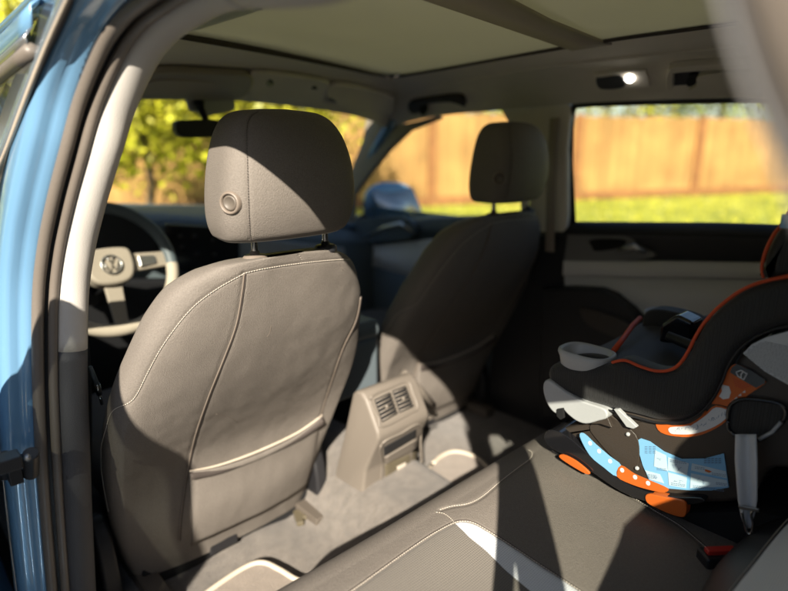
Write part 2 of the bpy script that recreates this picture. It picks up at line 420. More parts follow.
def sweep(profile, path, close=False, zmin=None, zmax=None, rng=None):
    rows = []
    n = len(path)
    for k, p in enumerate(path):
        if rng and not (rng[0] <= k <= rng[1]): continue
        t = (path[min(k+1, n-1)]-path[max(k-1, 0)]).normalized()
        o = V((-1, 0, .12)); o = (o-t*o.dot(t)).normalized(); w_ = o.cross(t)
        rows.append([p+o*a+w_*b for a, b in profile])
    return MB().grid(rows, closed_u=close)
def circ(c, r, n=12, sy=1): return [(c[0]+r*math.cos(2*math.pi*i/n), c[1]+r*sy*math.sin(2*math.pi*i/n)) for i in range(n)]
jamb = [(-.030, .03), (-.02, .008), (.006, .006), (.012, .004), (.018, .010), (.026, .012), (.034, .010), (.040, .013), (.045, .018), (.047, .030), (.047, .06), (.042, .10)]
jr = []
m_ = sweep(jamb, PATH)
frame = m_.build('door_frame', 'paint', car, solid=.002)
frame['label'] = 'blue painted frame around the open rear door'
sweep(circ((.0, -.001), .0088, 14, 1.0), PATH, True).build('outer_seal', 'rubber', frame)
sweep([(.002, .002), (-.010, .006), (-.020, .002)], PATH).build('seal_channel', 'black', frame)
sweep(circ((-.0205, -.004), .0072, 12, 1.1), PATH, True).build('inner_seal', 'rubber', frame)
trimprof = [(-.024, .004), (-.028, -.006), (-.034, -.012), (-.044, -.0155), (-.054, -.0155), (-.064, -.012), (-.070, -.004), (-.073, .010), (-.075, .05), (-.07, .12)]
ks = max(i for i, p in enumerate(PATH[:60]) if p.z < 1.062)
def trimset(rng, m, name, label=None):
    o = sweep(trimprof, PATH, rng=rng).build(name, m, car, solid=.002)
    if label: o['label'] = label
    return o
kroof = 13*7+2
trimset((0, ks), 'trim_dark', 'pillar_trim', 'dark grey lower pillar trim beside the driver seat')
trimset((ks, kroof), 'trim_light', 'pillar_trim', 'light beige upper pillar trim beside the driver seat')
trimset((kroof, 19*7), 'trim_light', 'roof_edge_trim')
# the rear pillar (blurred, nearest thing on the right)
EP = cat([at(x, y, 'x', xx) for x, y, xx in ((712, -30, -.675), (722, 0, -.680), (738, 55, -.685), (760, 115, -.690), (790, 185, -.697), (828, 270, -.705), (880, 380, -.715))], 6)
def band(o1, m, name, parent): return MB().grid([[p+V(o) for o in o1] for p in EP]).build(name, m, parent, solid=.0015)
rp_ = band([(.012, .004, 0), (.002, .001, 0), (0, 0, 0), (-.0005, -.0016, 0)], 'bezel', 'pillar_trim', car); rp_['label'] = 'blurred pale rear pillar trim at right edge'
band([(-.0005, -.0016, 0), (.0005, -.0030, 0), (-.0015, -.0052, 0)], 'trim_dark', 'pillar_seal', rp_)
band([(-.0015, -.0052, 0), (-.006, -.010, 0), (-.010, -.018, 0), (-.018, -.030, 0), (-.026, -.06, 0)], 'pillar_tan', 'pillar_cover', rp_)
# C-pillar body panel between door opening and quarter window, quarter panel, roof skin
def plate(pts, thick, name, m, parent, bevel=.002, label=None, smooth=True):
    n = (V(pts[1])-V(pts[0])).cross(V(pts[-1])-V(pts[0])).normalized()
    o = MB().prism(pts, n*thick).build(name, m, parent, bevel=bevel, smooth=smooth)
    if label: o['label'] = label
    return o
sk = MB()
prof = [(-1.08, 1), (-1.15, 1)]
def side_x(z): return interp(z, [(.2, .86), (.35, .90), (.6, .92), (.8, .915), (1.0, .885), (1.08, .84), (1.2, .79), (1.35, .74), (1.5, .68), (1.57, .60)])
def side_panel(yz, name, parent, sgn, m='paint', nx=10, label=None):
    # a patch of body side: yz = list of (z, y0, y1)
    rows = []
    for z, y0, y1 in yz: rows.append([(sgn*side_x(z), y0+(y1-y0)*i/nx, z) for i in range(nx+1)])
    o = MB().grid(rows).build(name, m, parent, solid=0 if 'glass' in m else .004)
    if label: o['label'] = label
    return o
def zs(z0, z1, n): return [z0+(z1-z0)*i/n for i in range(n+1)]
for sg in (-1, 1):
    # rear quarter: lower, with wheel arch
    yz = []
    for z in zs(.72, 1.12, 8): yz.append((z, -1.125, -2.02+.1*max(0, z-.9)))
    q = side_panel(yz, 'quarter_panel', car, sg)
    arc = [(-1.46+.38*math.cos(a), .34+.38*math.sin(a)) for a in [math.pi*i/16 for i in range(17)]]
    b = MB(); b.grid([[(sg*.915, y, z) for y, z in arc], [(sg*.917, y if abs(y+1.46) > .3 else y, .72) for y, z in arc]])
    rows0 = [(sg*.915, y, z) for y, z in arc]; rows1 = [(sg*.912, -1.06-(.96)*i/16, .722) for i in range(17)]
    b = MB(); b.grid([rows0, rows1]); b.build('wheel_arch', 'paint', q, solid=.004)
    # pillar behind the door opening and quarter window
    side_panel([(z, -1.10-(1.2-z)*.06, -1.135-(1.2-z)*.04) for z in zs(1.08, 1.53, 8)], 'rear_pillar', car, sg, m='paint')
    qg = side_panel([(z, -1.13, -1.72+(z-1.1)*.35) for z in zs(1.12, 1.52, 6)], 'quarter_window', car, sg, m='tinted_glass')
    side_panel([(z, -1.72+(z-1.1)*.35, -1.95+(z-1.1)*.5) for z in zs(1.1, 1.53, 6)], 'tail_pillar', car, sg)
    side_panel([(z, -1.13, -1.80) for z in zs(1.52, 1.56, 2)], 'window_header', car, sg)
# rear end + roof skin
b = MB(); rows = []
for y in [.70, .62, .35, .1, -.3, -.8, -1.3, -1.7, -1.85]:
    zc = interp(-y, [(-.70, 1.56), (-.55, 1.60), (-.2, 1.645), (.3, 1.665), (.9, 1.66), (1.85, 1.60)])
    rows.append([(x, y, zc-.10*(abs(x)/.68)**2.6) for x in [-.685+1.37*i/24 for i in range(25)]])
b = MB(); ys_ = [.70, .62, .5, .35, .2, .0, -.3, -.6, -.8, -1.0, -1.3, -1.7, -1.85]; rows = []
def roof_z(x, y): return interp(-y, [(-.70, 1.56), (-.55, 1.60), (-.2, 1.645), (.3, 1.665), (.9, 1.66), (1.85, 1.60)])-.10*(abs(x)/.68)**2.6
xs_ = [-.685+1.37*i/24 for i in range(25)]
b.grid([[(x, y, roof_z(x, y)) for x in xs_] for y in ys_])
fs_ = [f for f in b.f if not all(abs(b.v[i].x) < .43 and -.85 < b.v[i].y < .36 for i in f)]
b.f = fs_; b.build('roof', 'paint', car, solid=.006)
MB().grid([[(x, y, roof_z(x, y)-.002) for x in xs_[4:21]] for y in ys_[3:9]]).build('sunroof_glass', 'tinted_glass', car)
for sg in (-1, 1):      # joins roof skin to the body side above the doors
    b = MB(); b.grid([[(sg*.64, y, 1.572) for y in (.45, -.2, -1.15)], [(sg*.680, y, 1.555) for y in (.45, -.2, -1.15)], [(sg*.665, y, 1.545) for y in (.45, -.2, -1.15)], [(sg*.60, y, 1.550) for y in (.45, -.2, -1.15)]])
    b.build('roof_rail', 'paint', car, solid=.003)
b = MB(); b.grid([[(x, y, z) for x in (-.80, -.4, 0, .4, .80)] for y, z in ((-1.96, 1.08), (-2.05, .95), (-2.08, .6), (-2.05, .3))]); b.build('tailgate', 'paint', car, solid=.01)
b = MB(); b.grid([[(x*(1-.10*k), y, z) for x in (-.72, -.36, 0, .36, .72)] for k, (y, z) in enumerate(((-1.96, 1.08), (-1.80, 1.55)))]); b.build('rear_window', 'dark_glass', car)
b = MB(); rows = []
for y, z, hw in ((.93, 1.06, .80), (1.2, 1.02, .82), (1.6, .97, .80), (1.95, .88, .74), (2.1, .74, .70), (2.12, .35, .70)):
    rows.append([(hw*math.sin(a), y-.08*(abs(math.sin(a)))**3, z-.05*abs(math.sin(a))**3) for a in [(-1+2*i/14)*math.pi/2 for i in range(15)]])
b.grid(rows); b.build('bonnet', 'paint', car, solid=.006)
for sg in (-1, 1):
    b = MB(); arc = [(1.30+.38*math.cos(a), .34+.38*math.sin(a)) for a in [math.pi*i/16 for i in range(17)]]
    b.grid([[(sg*.90, y, z) for y, z in arc], [(sg*.90, 2.0-1.08*i/16, .74) for i in range(17)], [(sg*.81, 1.98-1.04*i/16, .9+.12*i/16) for i in range(17)]]); b.build('wing', 'paint', car, solid=.004)
    for yy in (-1.46, 1.30):
        wv = MB(); rows = []
        for a in range(49):
            t = 2*math.pi*a/48
            rows.append([(sg*(.78+dx), yy+rr_*math.cos(t), .34+rr_*math.sin(t)) for dx, rr_ in ((-.10, .24), (-.10, .325), (-.08, .34), (.08, .34), (.10, .325), (.10, .24), (.07, .225))])
        wh = wv.grid(rows).build('wheel', 'tyre', car)
        rv = MB(); rows = []
        for a in range(49):
            t = 2*math.pi*a/48
            rows.append([(sg*(.78+dx), yy+rr_*math.cos(t), .34+rr_*math.sin(t)) for dx, rr_ in ((-.09, .23), (.06, .22), (.085, .24), (.09, .228), (.07, .215))])
        rv.grid(rows)
        for s5 in range(5):
            t = 2*math.pi*s5/5
            rv.box((sg*.84, yy+.12*math.cos(t), .34+.12*math.sin(t)), (.03, .23, .05), Matrix.Rotation(t, 3, 'X'))
        rv.tube([(sg*.80, yy, .34), (sg*.865, yy, .34)], .05, 16)
        rv.build('rim', 'silver', wh, autosm=40)
# sills and underbody, left and right
for sg in (-1, 1):
    b = MB(); b.grid([[(sg*x, y, z) for y in (-1.10, -.4, .3, .92)] for x, z in ((.78, .385), (.84, .375), (.87, .34), (.86, .24), (.78, .20))]); b.build('door_sill', 'paint', car, solid=.004)
b = MB().box((0, -.0, .25), (1.56, 3.9, .06)); b.build('underbody', 'black', car, smooth=False)
# ---- front left door: skin, window frame, glass
fd_ = MB(); rows = []
for z in zs(.30, 1.06, 12): rows.append([(-side_x(z)-.004, .93-(1.02)*i/10-(.03 if z > .9 else 0)*0, z) for i in range(11)])
fdoor = fd_.grid(rows).build('front_door', 'paint', car, solid=.004); fdoor['label'] = 'closed blue front door on the driver side'
def fl(px, py, dx): 
    return atlean(px, py, dx)
st = [(78, -10), (71, 0), (48, 50), (28, 100), (9, 150), (-12, 200), (-30, 260), (-45, 330)]
LS = cat([fl(x, y, -.054) for x, y in st], 6)
def strip(L, offs, name, m, parent, **k):
    rows = []
    for p in L: rows.append([p+V(o) for o in offs])
    return MB().grid(rows).build(name, m, parent, solid=k.get('solid', .001))
strip(LS, [(.012, .02, 0), (.004, .006, 0), (0, .0, 0)], 'gap_shadow_seal', 'black', fdoor).name = 'door_gap_seal'  # black strip stands in for the shade inside the door gap
strip(LS, [(0, 0, 0), (-.0035, -.001, 0), (-.006, .003, 0)], 'edge_strip', 'beige', fdoor)
strip(LS, [(-.006, .003, 0), (-.0075, .02, 0), (-.008, .10, 0)], 'pillar_applique', 'applique', fdoor)
# window frame ring and glass
gl = [fl(*q, -.057) for q in ((-30, 190), (0, 125), (24, 62), (47, 10))]
ARC = [V((-.688, -.28, 1.505))]
yg = gl[3].y
top = []
for i in range(13):
    y = gl[3].y+(.62-gl[3].y)*i/12
    z = interp(y, [(-.5, 1.487), (-.2, 1.485), (.1, 1.46), (.35, 1.40), (.62, 1.27), (.9, 1.09)])
    top.append(V((-(.66+(1.5-z)*.22)-.07+.035, y, z)))
rowsA = [top, [V((-.79, max(p.y, gl[0].y+.0), 1.06)) for p in top]]
MB().grid(rowsA).build('window_glass', 'tinted_glass', fdoor, smooth=False)
rim = MB(); rim.tube([p+V((0, 0, .006)) for p in top], .010, 8); rim.build('window_seal', 'rubber', fdoor)
b = MB(); b.grid([[p+V((-.004, 0, .014)) for p in top], [p+V((-.006, 0, .022)) for p in top], [p+V((.004, 0, .034)) for p in top]]); b.build('window_moulding', 'silver', fdoor, solid=.002)
b = MB(); b.grid([[p+V((.003, 0, .034)) for p in top], [p+V((.006, 0, .06)) for p in top], [p+V((.03, 0, .08)) for p in top], [p+V((.09, 0, .10)) for p in top]]); b.build('roof_side', 'paint', car, solid=.003)
b = MB(); b.box((-.905, -.0, .93), (.025, .20, .03)); b.build('door_handle', 'paint', fdoor, bevel=.01)
b = MB(); b.grid([[(-.86, .55, 1.07), (-.86, .80, 1.07)], [(-.80, .55, 1.10), (-.80, .80, 1.10)]]); b.build('window_belt', 'rubber', fdoor, solid=.01)
# ---- open rear door (out of frame to the left)
A = R(43); hx, hy = -.862, -.135
def rd(s, o, z): return V((hx-math.sin(A)*s-math.cos(A)*o*1, hy-math.cos(A)*s+math.sin(A)*o, z))
rdoor = MB().grid([[rd(s, (side_x(z)-.86)*1, z) for s in [.03+.92*i/10*(1 if z > .75 else .8) for i in range(11)]] for z in zs(.32, 1.08, 10)]).build('rear_door', 'paint', car, solid=.05)
rdoor['label'] = 'open blue rear door beside the camera'
b = MB(); b.tube([rd(.04, 0, 1.08), rd(.16, -.02, 1.20), rd(.30, -.06, 1.41), rd(.40, -.07, 1.455), rd(.80, -.08, 1.46), rd(.92, -.05, 1.30), rd(.98, 0, 1.08)], .018, 8); b.build('window_frame', 'rubber', rdoor)  # front edge sloped so the unseen frame leaves the upper jamb sunlit
MB().grid([[rd(s, .035+.01*math.sin(z*9)-(.02 if z > 1 else 0), z) for s in [.06+.84*i/8 for i in range(9)]] for z in zs(.40, 1.06, 8)]).build('door_lining', 'doorgrey', rdoor, solid=.01)
MB().grid([[rd(.05, -.01, 1.08), rd(.97, -.01, 1.08)], [rd(.17, -.02, 1.20), rd(.94, -.04, 1.24)], [rd(.32, -.06, 1.42), rd(.84, -.08, 1.42)], [rd(.40, -.07, 1.45), rd(.80, -.08, 1.455)]]).build('window_glass', 'privacy_glass', rdoor, smooth=False)
# hinge
hp = at(14, 464, 'x', -.795)
b = MB(); b.tube([at(31, 453, 'x', -.77), at(31, 474, 'x', -.77)], .011, 14)
b.box(at(24, 460, 'x', -.775), (.028, .02, .014)); b.box(at(8, 462, 'x', -.80), (.03, .03, .02)); b.box(at(14, 472, 'x', -.79), (.018, .03, .03)); b.tube([at(5, 455, 'x', -.80), at(5, 476, 'x', -.80)], .008, 12)
b.build('door_hinge', 'hinge', frame, bevel=.002)
b = MB(); b.tube([at(27, 457.5, 'x', -.784), at(27.5, 457.5, 'x', -.79)], .0045, 6); b.build('hinge_bolt', 'steel', frame)
# ---- floor, firewall, interior side walls
fl_ = MB(); rows = []
for j in range(60):
    y = 1.0-1.55*j/59
    r0 = []
    for i in range(90):
        x = -.76+1.52*i/89
        tun = .13*math.exp(-(abs(x)/.15)**4)
        z = .435+tun+.01*math.sin(x*17+y*9)*math.exp(-(abs(x)/.5)**6)
        if y < -.42: z += 0
        r0.append((x, y, z))
    rows.append(r0)
carpet = fl_.grid(rows).build('floor_carpet', 'carpet', car)
cb = bvh_of(fl_)
b = MB(); b.grid([[(x, 1.0, z) for x in (-.76, 0, .76)] for z in (.40, 1.05)]); b.build('firewall', 'black', car, solid=.01)
for sg in (1,):
    pass
# left kick / inner sill below B pillar and left lower front-door inner
b = MB(); b.grid([[(-.72, y, z) for y in (-.02, .5, 1.0)] for z in (.42, .75, 1.06)]); b.build('door_lining', 'black', car, solid=.01)
b = MB(); b.grid([[(-.755, -1.06, .40), (-.755, -.02, .40)], [(-.72, -1.06, .42), (-.72, -.02, .43)], [(-.70, -1.06, .44), (-.70, -.02, .44)]]); b.build('sill_trim', 'trim_dark', car, solid=.006)
# floor mats
def drape(pxs, bvh, name, m, parent, lift, thick=.008, label=None, cat_=None, edge=None):
    pts = []
    for x, y in pxs:
        p, n = cast(bvh, x, y)
        if p: pts.append(p)
    return pts
# ================================================================== front seats
YC = [(.42, .062), (.48, .043), (.60, .003), (.75, -.062), (.88, -.124), (1.02, -.186), (1.08, -.208), (1.15, -.226), (1.22, -.240)]
WZ = [(.42, .20), (.47, .225), (.55, .245), (.70, .266), (.87, .274), (.96, .262), (1.03, .242), (1.08, .224), (1.12, .204), (1.15, .182), (1.168, .158), (1.180, .13), (1.188, .10), (1.192, .04)]
TH = [(.42, .10), (.50, .14), (.70, .16), (1.0, .15), (1.10, .135), (1.15, .115), (1.175, .09), (1.187, .06), (1.192, .02)]
SX = -.365
def seat_pt(a, z):
    w_ = sinterp(z, WZ); t = interp(z, TH); yc = sinterp(z, YC); n = 2.9
    c, s = math.cos(a), math.sin(a)
    X = math.copysign(abs(c)**(2/n), c); Y = math.copysign(abs(s)**(2/n), s)
    y = yc+t*.5*(1-Y)-0*.0
    if s > 0:      # rear face: scooped panel between the bolsters
        k = max(0, 1-(X/.93)**4)
        zz = math.exp(-((z-.745)/.15)**2)
        y += .050*k*zz
        y -= .018*k*math.exp(-((z-.60)/.08)**2)
    p = V((SX+X*w_, y, z)); y += .0022*noise.noise(p*11)+.0011*noise.noise(p*V((34, 34, 22))+V((3, 1, 2)))
    return V((SX+X*w_, y, z))
from mathutils import noise
front = MB(); NA, NZ = 260, 230
front.grid([[seat_pt(2*math.pi*i/NA, .462+(1.1919-.462)*(1-(1-j/NZ)**1.35)) for i in range(NA)] for j in range(NZ+1)], closed_u=True)
b0 = bvh_of(front)
SE = {
 'shoulder': [(243, 274), (215, 290), (190, 310), (165, 342), (150, 368), (138, 392), (130, 402), (113, 411), (106, 430), (101, 452), (103, 480), (109, 512)],
 'shoulder_r': [(243, 273.5), (262, 269), (290, 264.5), (320, 261), (345, 259.5), (358, 262), (366, 270)],
 'panel_l': [(244, 274), (242, 292), (236, 325), (224, 358), (208, 398), (194, 440), (186, 480), (181, 515), (179, 541)],
 'panel_r': [(356, 258), (362, 276), (361, 292), (356, 320), (343, 348), (332, 380), (322, 412), (316, 440), (311, 468), (304, 490)],
 'top': [(299, 255), (303, 262)],
}
TR = {}
for k, px in SE.items(): TR[k] = trace(b0, px)
for k in SE: 
    if len(TR[k]) > 3: dent(front, TR[k], .004, .0028 if 'panel' in k else .0015)
b1 = bvh_of(front)
POCK = trace(b1, [(189, 470), (215, 465), (243, 456), (272, 444), (298, 431), (322, 414)], 12)
def make_front_seat():
    m = MB(); m.add(front.v, front.f)
    # cushion
    cu_ = MB(); rows = []
    for j in range(26):
        t = j/25; y = .10+.42*t; hw = .235+.01*math.sin(t*3); zt = .70+.035*t
        row = []
        for i in range(40):
            a = 2*math.pi*i/40; c, s = math.cos(a), math.sin(a)
            e = .96 if 0 < j < 25 else .7
            row.append(V((SX+math.copysign(abs(c)**.6, c)*hw*e, y, zt-.08+math.copysign(abs(s)**.6, s)*.09*e)))
        rows.append(row)
    cu_.grid(rows, closed_u=True)
    m.add(cu_.v, cu_.f)
    s = m.build('front_seat', 'taupe', car)
    # stitched seams
    st_ = MB()
    for k in ('shoulder', 'shoulder_r'): stitches(st_, TR[k], .0048, .0034, .00062)
    for k in ('top',): stitches(st_, TR[k], .005, .003, .0003)
    st_.build('stitching', 'stitch', s)
    pp = MB()
    for k in ('panel_l', 'panel_r'): pp.tube([p-n*.0006 for p, n in TR[k]], .0013, 6)
    pp.build('panel_seam', 'taupe_smooth', s)
    pg = MB()
    for k in ('panel_l', 'panel_r'): pg.tube([p-n*.0008+V((.0028, 0, 0)) for p, n in TR[k]], .0012, 6)
    pg.build('seam_gap', 'seamline', s)
    # map pocket: a thick hem above a second layer of fabric
    hem = MB(); rows = []
    n_ = len(POCK)
    for i, (p, n) in enumerate(POCK):
        t = i/(n_-1); r = .0045*math.sin(math.pi*min(1, max(.0, .08+t*.9)))**.4
        rows.append(p+n*.003)
    hem.tube(rows, [.0016+.0014*math.sin(math.pi*i/(n_-1)) for i in range(n_)], 10)
    hem.build('pocket_hem', 'ivory', s)
    pk = MB(); rows = []
    for i, (p, n) in enumerate(POCK):
        col = []
        for j in range(14):
            q = j/13; z = p.z-(p.z-.515)*q
            x = p.x; hit = b1.ray_cast(V((x, -.8, z)), V((0, 1, 0)))
            y = hit[0].y if hit[0] else p.y
            ed = math.sin(math.pi*i/(n_-1))**.5
            col.append(V((x, y-.0012-.012*(1-q)**2*ed-.003*ed, z)))
        rows.append(col)
    pk.grid(rows); pk.build('pocket', 'taupe', s, solid=.002)
    dk = MB().grid([[p+n*.0005+V((0, 0, -.002)) for p, n in POCK], [p+n*.010+V((0, 0, -.003)) for p, n in POCK], [p+n*.013+V((0, 0, -.014)) for p, n in POCK]])
    dk.build('pocket_lining', 'seamline', s, solid=.001)
    for px in ([(216, 414), (222, 415.5), (229, 417), (238, 423)], [(338, 264), (341, 266), (343, 270)], [(267, 337), (270, 332), (271, 326)]):
        tt = trace(b1, px, 4, .0001)
        if len(tt) > 3: MB().tube([p for p, n in tt], .0005, 4).build('scuff', 'taupe_smooth', s)
    # hard lower cover, light clip strip and shield
    lo = MB(); rows = []
    for j in range(10):
        z = .462-.09*j/9
        rows.append([V((SX+x, sinterp(.45, YC)+.030-.5*(.462-z)+.03*(abs(x)/.23)**4+.004, z)) for x in [-.215+.43*i/24 for i in range(25)]])
    lo.grid(rows); lo.build('lower_cover', 'black', s, solid=.01)
    for (x0, x1, za) in ((-.18, -.08, .478), (-.03, .17, .472)):
        t_ = MB(); t_.tube([V((SX+x0+(x1-x0)*i/8, sinterp(.45, YC)+.012+.022*(abs(x0+(x1-x0)*i/8)/.23)**4, za-.012)) for i in range(9)], .0055, 8); t_.build('lower_trim', 'taupe_smooth', s)
    # outboard shield: rounded plastic cover
    sh = [(.0, .30), (.06, .30), (.20, .32), (.40, .36), (.40, .45), (.27, .50), (.16, .545), (.10, .60), (.045, .62), (.01, .58), (-.01, .48)]
    pts = [V((SX-.262, y+.035, z+.02)) for y, z in cat2(sh, 5, True)]
    MB().prism(pts, V((-.035, 0, 0))).build('side_shield', 'black', s, bevel=.012, seg=4)
    pts = [V((SX+.225, y+.035, z+.02)) for y, z in cat2(sh, 5, True)]
    MB().prism(pts, V((.035, 0, 0))).build('side_shield', 'black', s, bevel=.012, seg=4)
    # runners and the motor under the cushion
    for x in (-.2, .2):
        MB().box((SX+x, .22, .45), (.04, .50, .035)).build('seat_runner', 'tower_dark', s, bevel=.003)
    b = MB(); b.box((SX-.0, .30, .55), (.34, .36, .09)); b.box((SX-.03, .07, .47), (.07, .05, .035)); b.box((SX+.06, .10, .47), (.05, .04, .03)); b.build('seat_frame', 'black', s, bevel=.004)
    MB().box((SX+.005, .185, .466), (.43, .24, .105)).build('under_seat_cover', 'void', s, bevel=.006)  # added black box paints in the dark gap under the seat
    # ---- headrest
    hz0, hz1 = 1.222, 1.432
    HW = [(0, .085), (.012, .112), (.04, .123), (.2, .131), (.5, .127), (.75, .114), (.88, .101), (.95, .086), (.985, .066), (1, .03)]
    HT = [(0, .045), (.02, .070), (.08, .086), (.30, .100), (.60, .098), (.80, .086), (.93, .066), (.98, .045), (1, .015)]
    hx_ = SX+.010
    h = MB(); NH = 120; N2 = 150; rows = []
    for j in range(NH+1):
        t = .5-.5*math.cos(math.pi*j/NH); z = hz0+(hz1-hz0)*t
        hw = sinterp(t, HW); th = sinterp(t, HT); yc = -.225+.012*t-.02*math.sin(t*2.2)+.012
        row = []
        for i in range(N2):
            a = 2*math.pi*i/N2; c, s_ = math.cos(a), math.sin(a); n = 4.6
            X = math.copysign(abs(c)**(2/n), c); Y = math.copysign(abs(s_)**(2/n), s_)
            # flanks lean in towards the front
            row.append(V((hx_+X*hw*(1-.06*(1-Y)), yc-Y*th*.72+.018*X*X, z)))
        rows.append(row)
    h.grid(rows, closed_u=True)
    hb = bvh_of(h)
    sv = trace(hb, [(258, 112), (250, 118), (247, 130), (247.5, 165), (248.5, 200), (250, 240)], 12)
    sb_ = trace(hb, [(210, 222), (222, 233), (236, 238.5), (252, 240.5), (290, 238), (345, 231.5)], 12)
    dent(h, sv, .003, .002)
    hr_ = h.build('headrest', 'taupe', s)
    q = MB(); stitches(q, sv, .0042, .0026, .00055); q.build('headrest_seam', 'seamline', s)
    ring_ = rows[9]; c0 = sum(ring_, V())/len(ring_); ring2 = [(p+(p-c0).normalized()*.001, (p-c0).normalized()) for p in ring_+[ring_[0]]]; q = MB(); q.tube([p for p, n in ring2], .0012, 6); stitches(q, [(p+n*.0010, n) for p, n in ring2], .005, .003, .0006); q.build('headrest_piping', 'stitch', s)
    # release button
    p, n = cast(hb, 230, 203)
    if n.dot(ray(230, 203)) > 0: n = -n
    def disc(prof, name, m):
        u = n.orthogonal().normalized(); v = n.cross(u)
        MB().grid([[p+n*hh+(u*math.cos(a)+v*math.sin(a))*rr_ for a in [2*math.pi*i/32 for i in range(32)]] for rr_, hh in prof], closed_u=True).build(name, m, s)
    disc([(.0185, -.003), (.0175, .002), (.0155, .0045), (.0135, .0035), (.0128, -.001), (.0125, -.003)], 'button_collar', 'taupe_smooth')
    disc([(.0122, -.002), (.0120, .001), (.010, .0025), (.0085, .002), (.0075, .001), (.0005, .0008)], 'release_button', 'tower_dark')
    for px in (254.5, 325.5):
        p0 = at(px, 248, 'y', -.205)
        q = MB(); q.tube([V((p0.x, -.205, 1.30)), V((p0.x, -.205, 1.21)), V((p0.x, -.203, 1.15))], .0055, 14); q.build('headrest_post', 'steel', s)
        q = MB(); q.grid([[V((p0.x+r1*math.cos(a), -.205+r1*math.sin(a)*.8, zz-.018)) for a in [2*math.pi*i/28 for i in range(28)]] for r1, zz in ((.023, 1.200), (.0225, 1.2075), (.019, 1.2115), (.009, 1.2125), (.0085, 1.218), (.0055, 1.219))], closed_u=True)
        q.build('post_collar', 'taupe_smooth' if px < 300 else 'black', s)
    return s
seat = make_front_seat(); seat['label'] = 'taupe driver seat, sunlit on its back'
ps = seat.copy(); COL.objects.link(ps); ps.location = (.825, .135, -.0); ps['label'] = 'shaded passenger seat behind the centre console'
ps.location = (.815, .095, 0); ps.scale = (1.08, 1, 1)
for ch in list(seat.children):
    c = ch.copy(); COL.objects.link(c); c.parent = ps
    if c.name.startswith(('headrest', 'button', 'release')) and 'post' not in c.name: c.scale = (.80, 1, 1); c.location.x = -.355*.20-.006
# ================================================================== belt at the pillar
b = MB(); pts = [at(74, 260, 'x', -.60), at(86, 330, 'x', -.61), at(90, 400, 'x', -.61), at(90, 500, 'x', -.62), at(91, 600, 'x', -.63)]
pts = cat(pts, 8)
b.grid([[p+V((0, -.010, 0)), p+V((.003, .013, 0)), p+V((0, .036, 0))] for p in pts])
belt = b.build('seat_belt', 'belt', car, solid=.0015)
tp = [at(90, 367, 'x', -.64), at(97, 384, 'x', -.63), at(102, 404, 'x', -.62)]
MB().tube([tp[0], tp[1]], .004, 8).build('tongue_strap', 'slate', belt)
b = MB(); b.tube([tp[1], tp[1].lerp(tp[2], .5)], .005, 8); b.tube([tp[1].lerp(tp[2], .45), tp[2]], .0028, 8); b.build('belt_tongue', 'steel', belt)
# pillar inner return (black gap behind the trim)
b = MB(); b.grid([[V((-.665, PATH[0].y-.02+(1.06-z)*0, z)) for z in zs(.42, 1.06, 4)], [V((-.60, .30, z)) for z in zs(.42, 1.06, 4)]]).build('pillar_lining', 'black', car, solid=.004) if False else None
# ================================================================== console between the seats, rear tower
tpx = [(352, 393), (356, 390.5), (361, 392), (366, 400), (378, 434), (378.5, 441), (372, 455), (365, 472), (363, 490), (363.5, 521), (333, 493), (335, 470), (344, 432)]
tsec = [at(x, y, 'x', -.095) for x, y in tpx]
TW = .172
tw = MB(); n_s = len(tsec); K = 9
for k in range(K+1):
    u = k/K; x = -.095+TW*u; e = 0 if 0 < k < K else 1
    pass
bmt = bmesh.new(); vs_ = [bmt.verts.new(p) for p in tsec]; vs2 = [bmt.verts.new(p+V((TW, 0, 0))) for p in tsec]
bmt.faces.new(vs_); bmt.faces.new(vs2[::-1])
for i in range(n_s): bmt.faces.new((vs_[i], vs_[(i+1) % n_s], vs2[(i+1) % n_s], vs2[i]))
bmesh.ops.recalc_face_normals(bmt, faces=bmt.faces[:])
bmesh.ops.bevel(bmt, geom=bmt.edges[:], offset=.009, segments=4, affect='EDGES', profile=.5)
bmt.verts.ensure_lookup_table(); bmt.verts.index_update()
tw.v = [v.co.copy() for v in bmt.verts]; tw.f = [tuple(v.index for v in f.verts) for f in bmt.faces]; bmt.free()
tower = tw.build('rear_console', 'tower', car, autosm=50); tower['label'] = 'taupe rear end of the centre console with two air vents'
tb = bvh_of(tw)
def onb(bvh, px, off=.001): 
    p, n = cast(bvh, *px)
    if p is None: return at(px[0], px[1], 'y', -.1), V((0, -1, 0))
    if n.dot(ray(*px)) > 0: n = -n
    return p+n*off, n
def patch(bvh, quad, name, m, parent, off=.001, n1=8, n2=8, solid=.001, bow=None):
    rows = []
    for j in range(n2+1):
        v = j/n2; row = []
        for i in range(n1+1):
            u = i/n1
            x = (quad[0][0]*(1-u)+quad[1][0]*u)*(1-v)+(quad[3][0]*(1-u)+quad[2][0]*u)*v
            y = (quad[0][1]*(1-u)+quad[1][1]*u)*(1-v)+(quad[3][1]*(1-u)+quad[2][1]*u)*v
            row.append(onb(bvh, (x, y), off)[0])
        rows.append(row)
    return MB().grid(rows).build(name, m, parent, solid=solid)
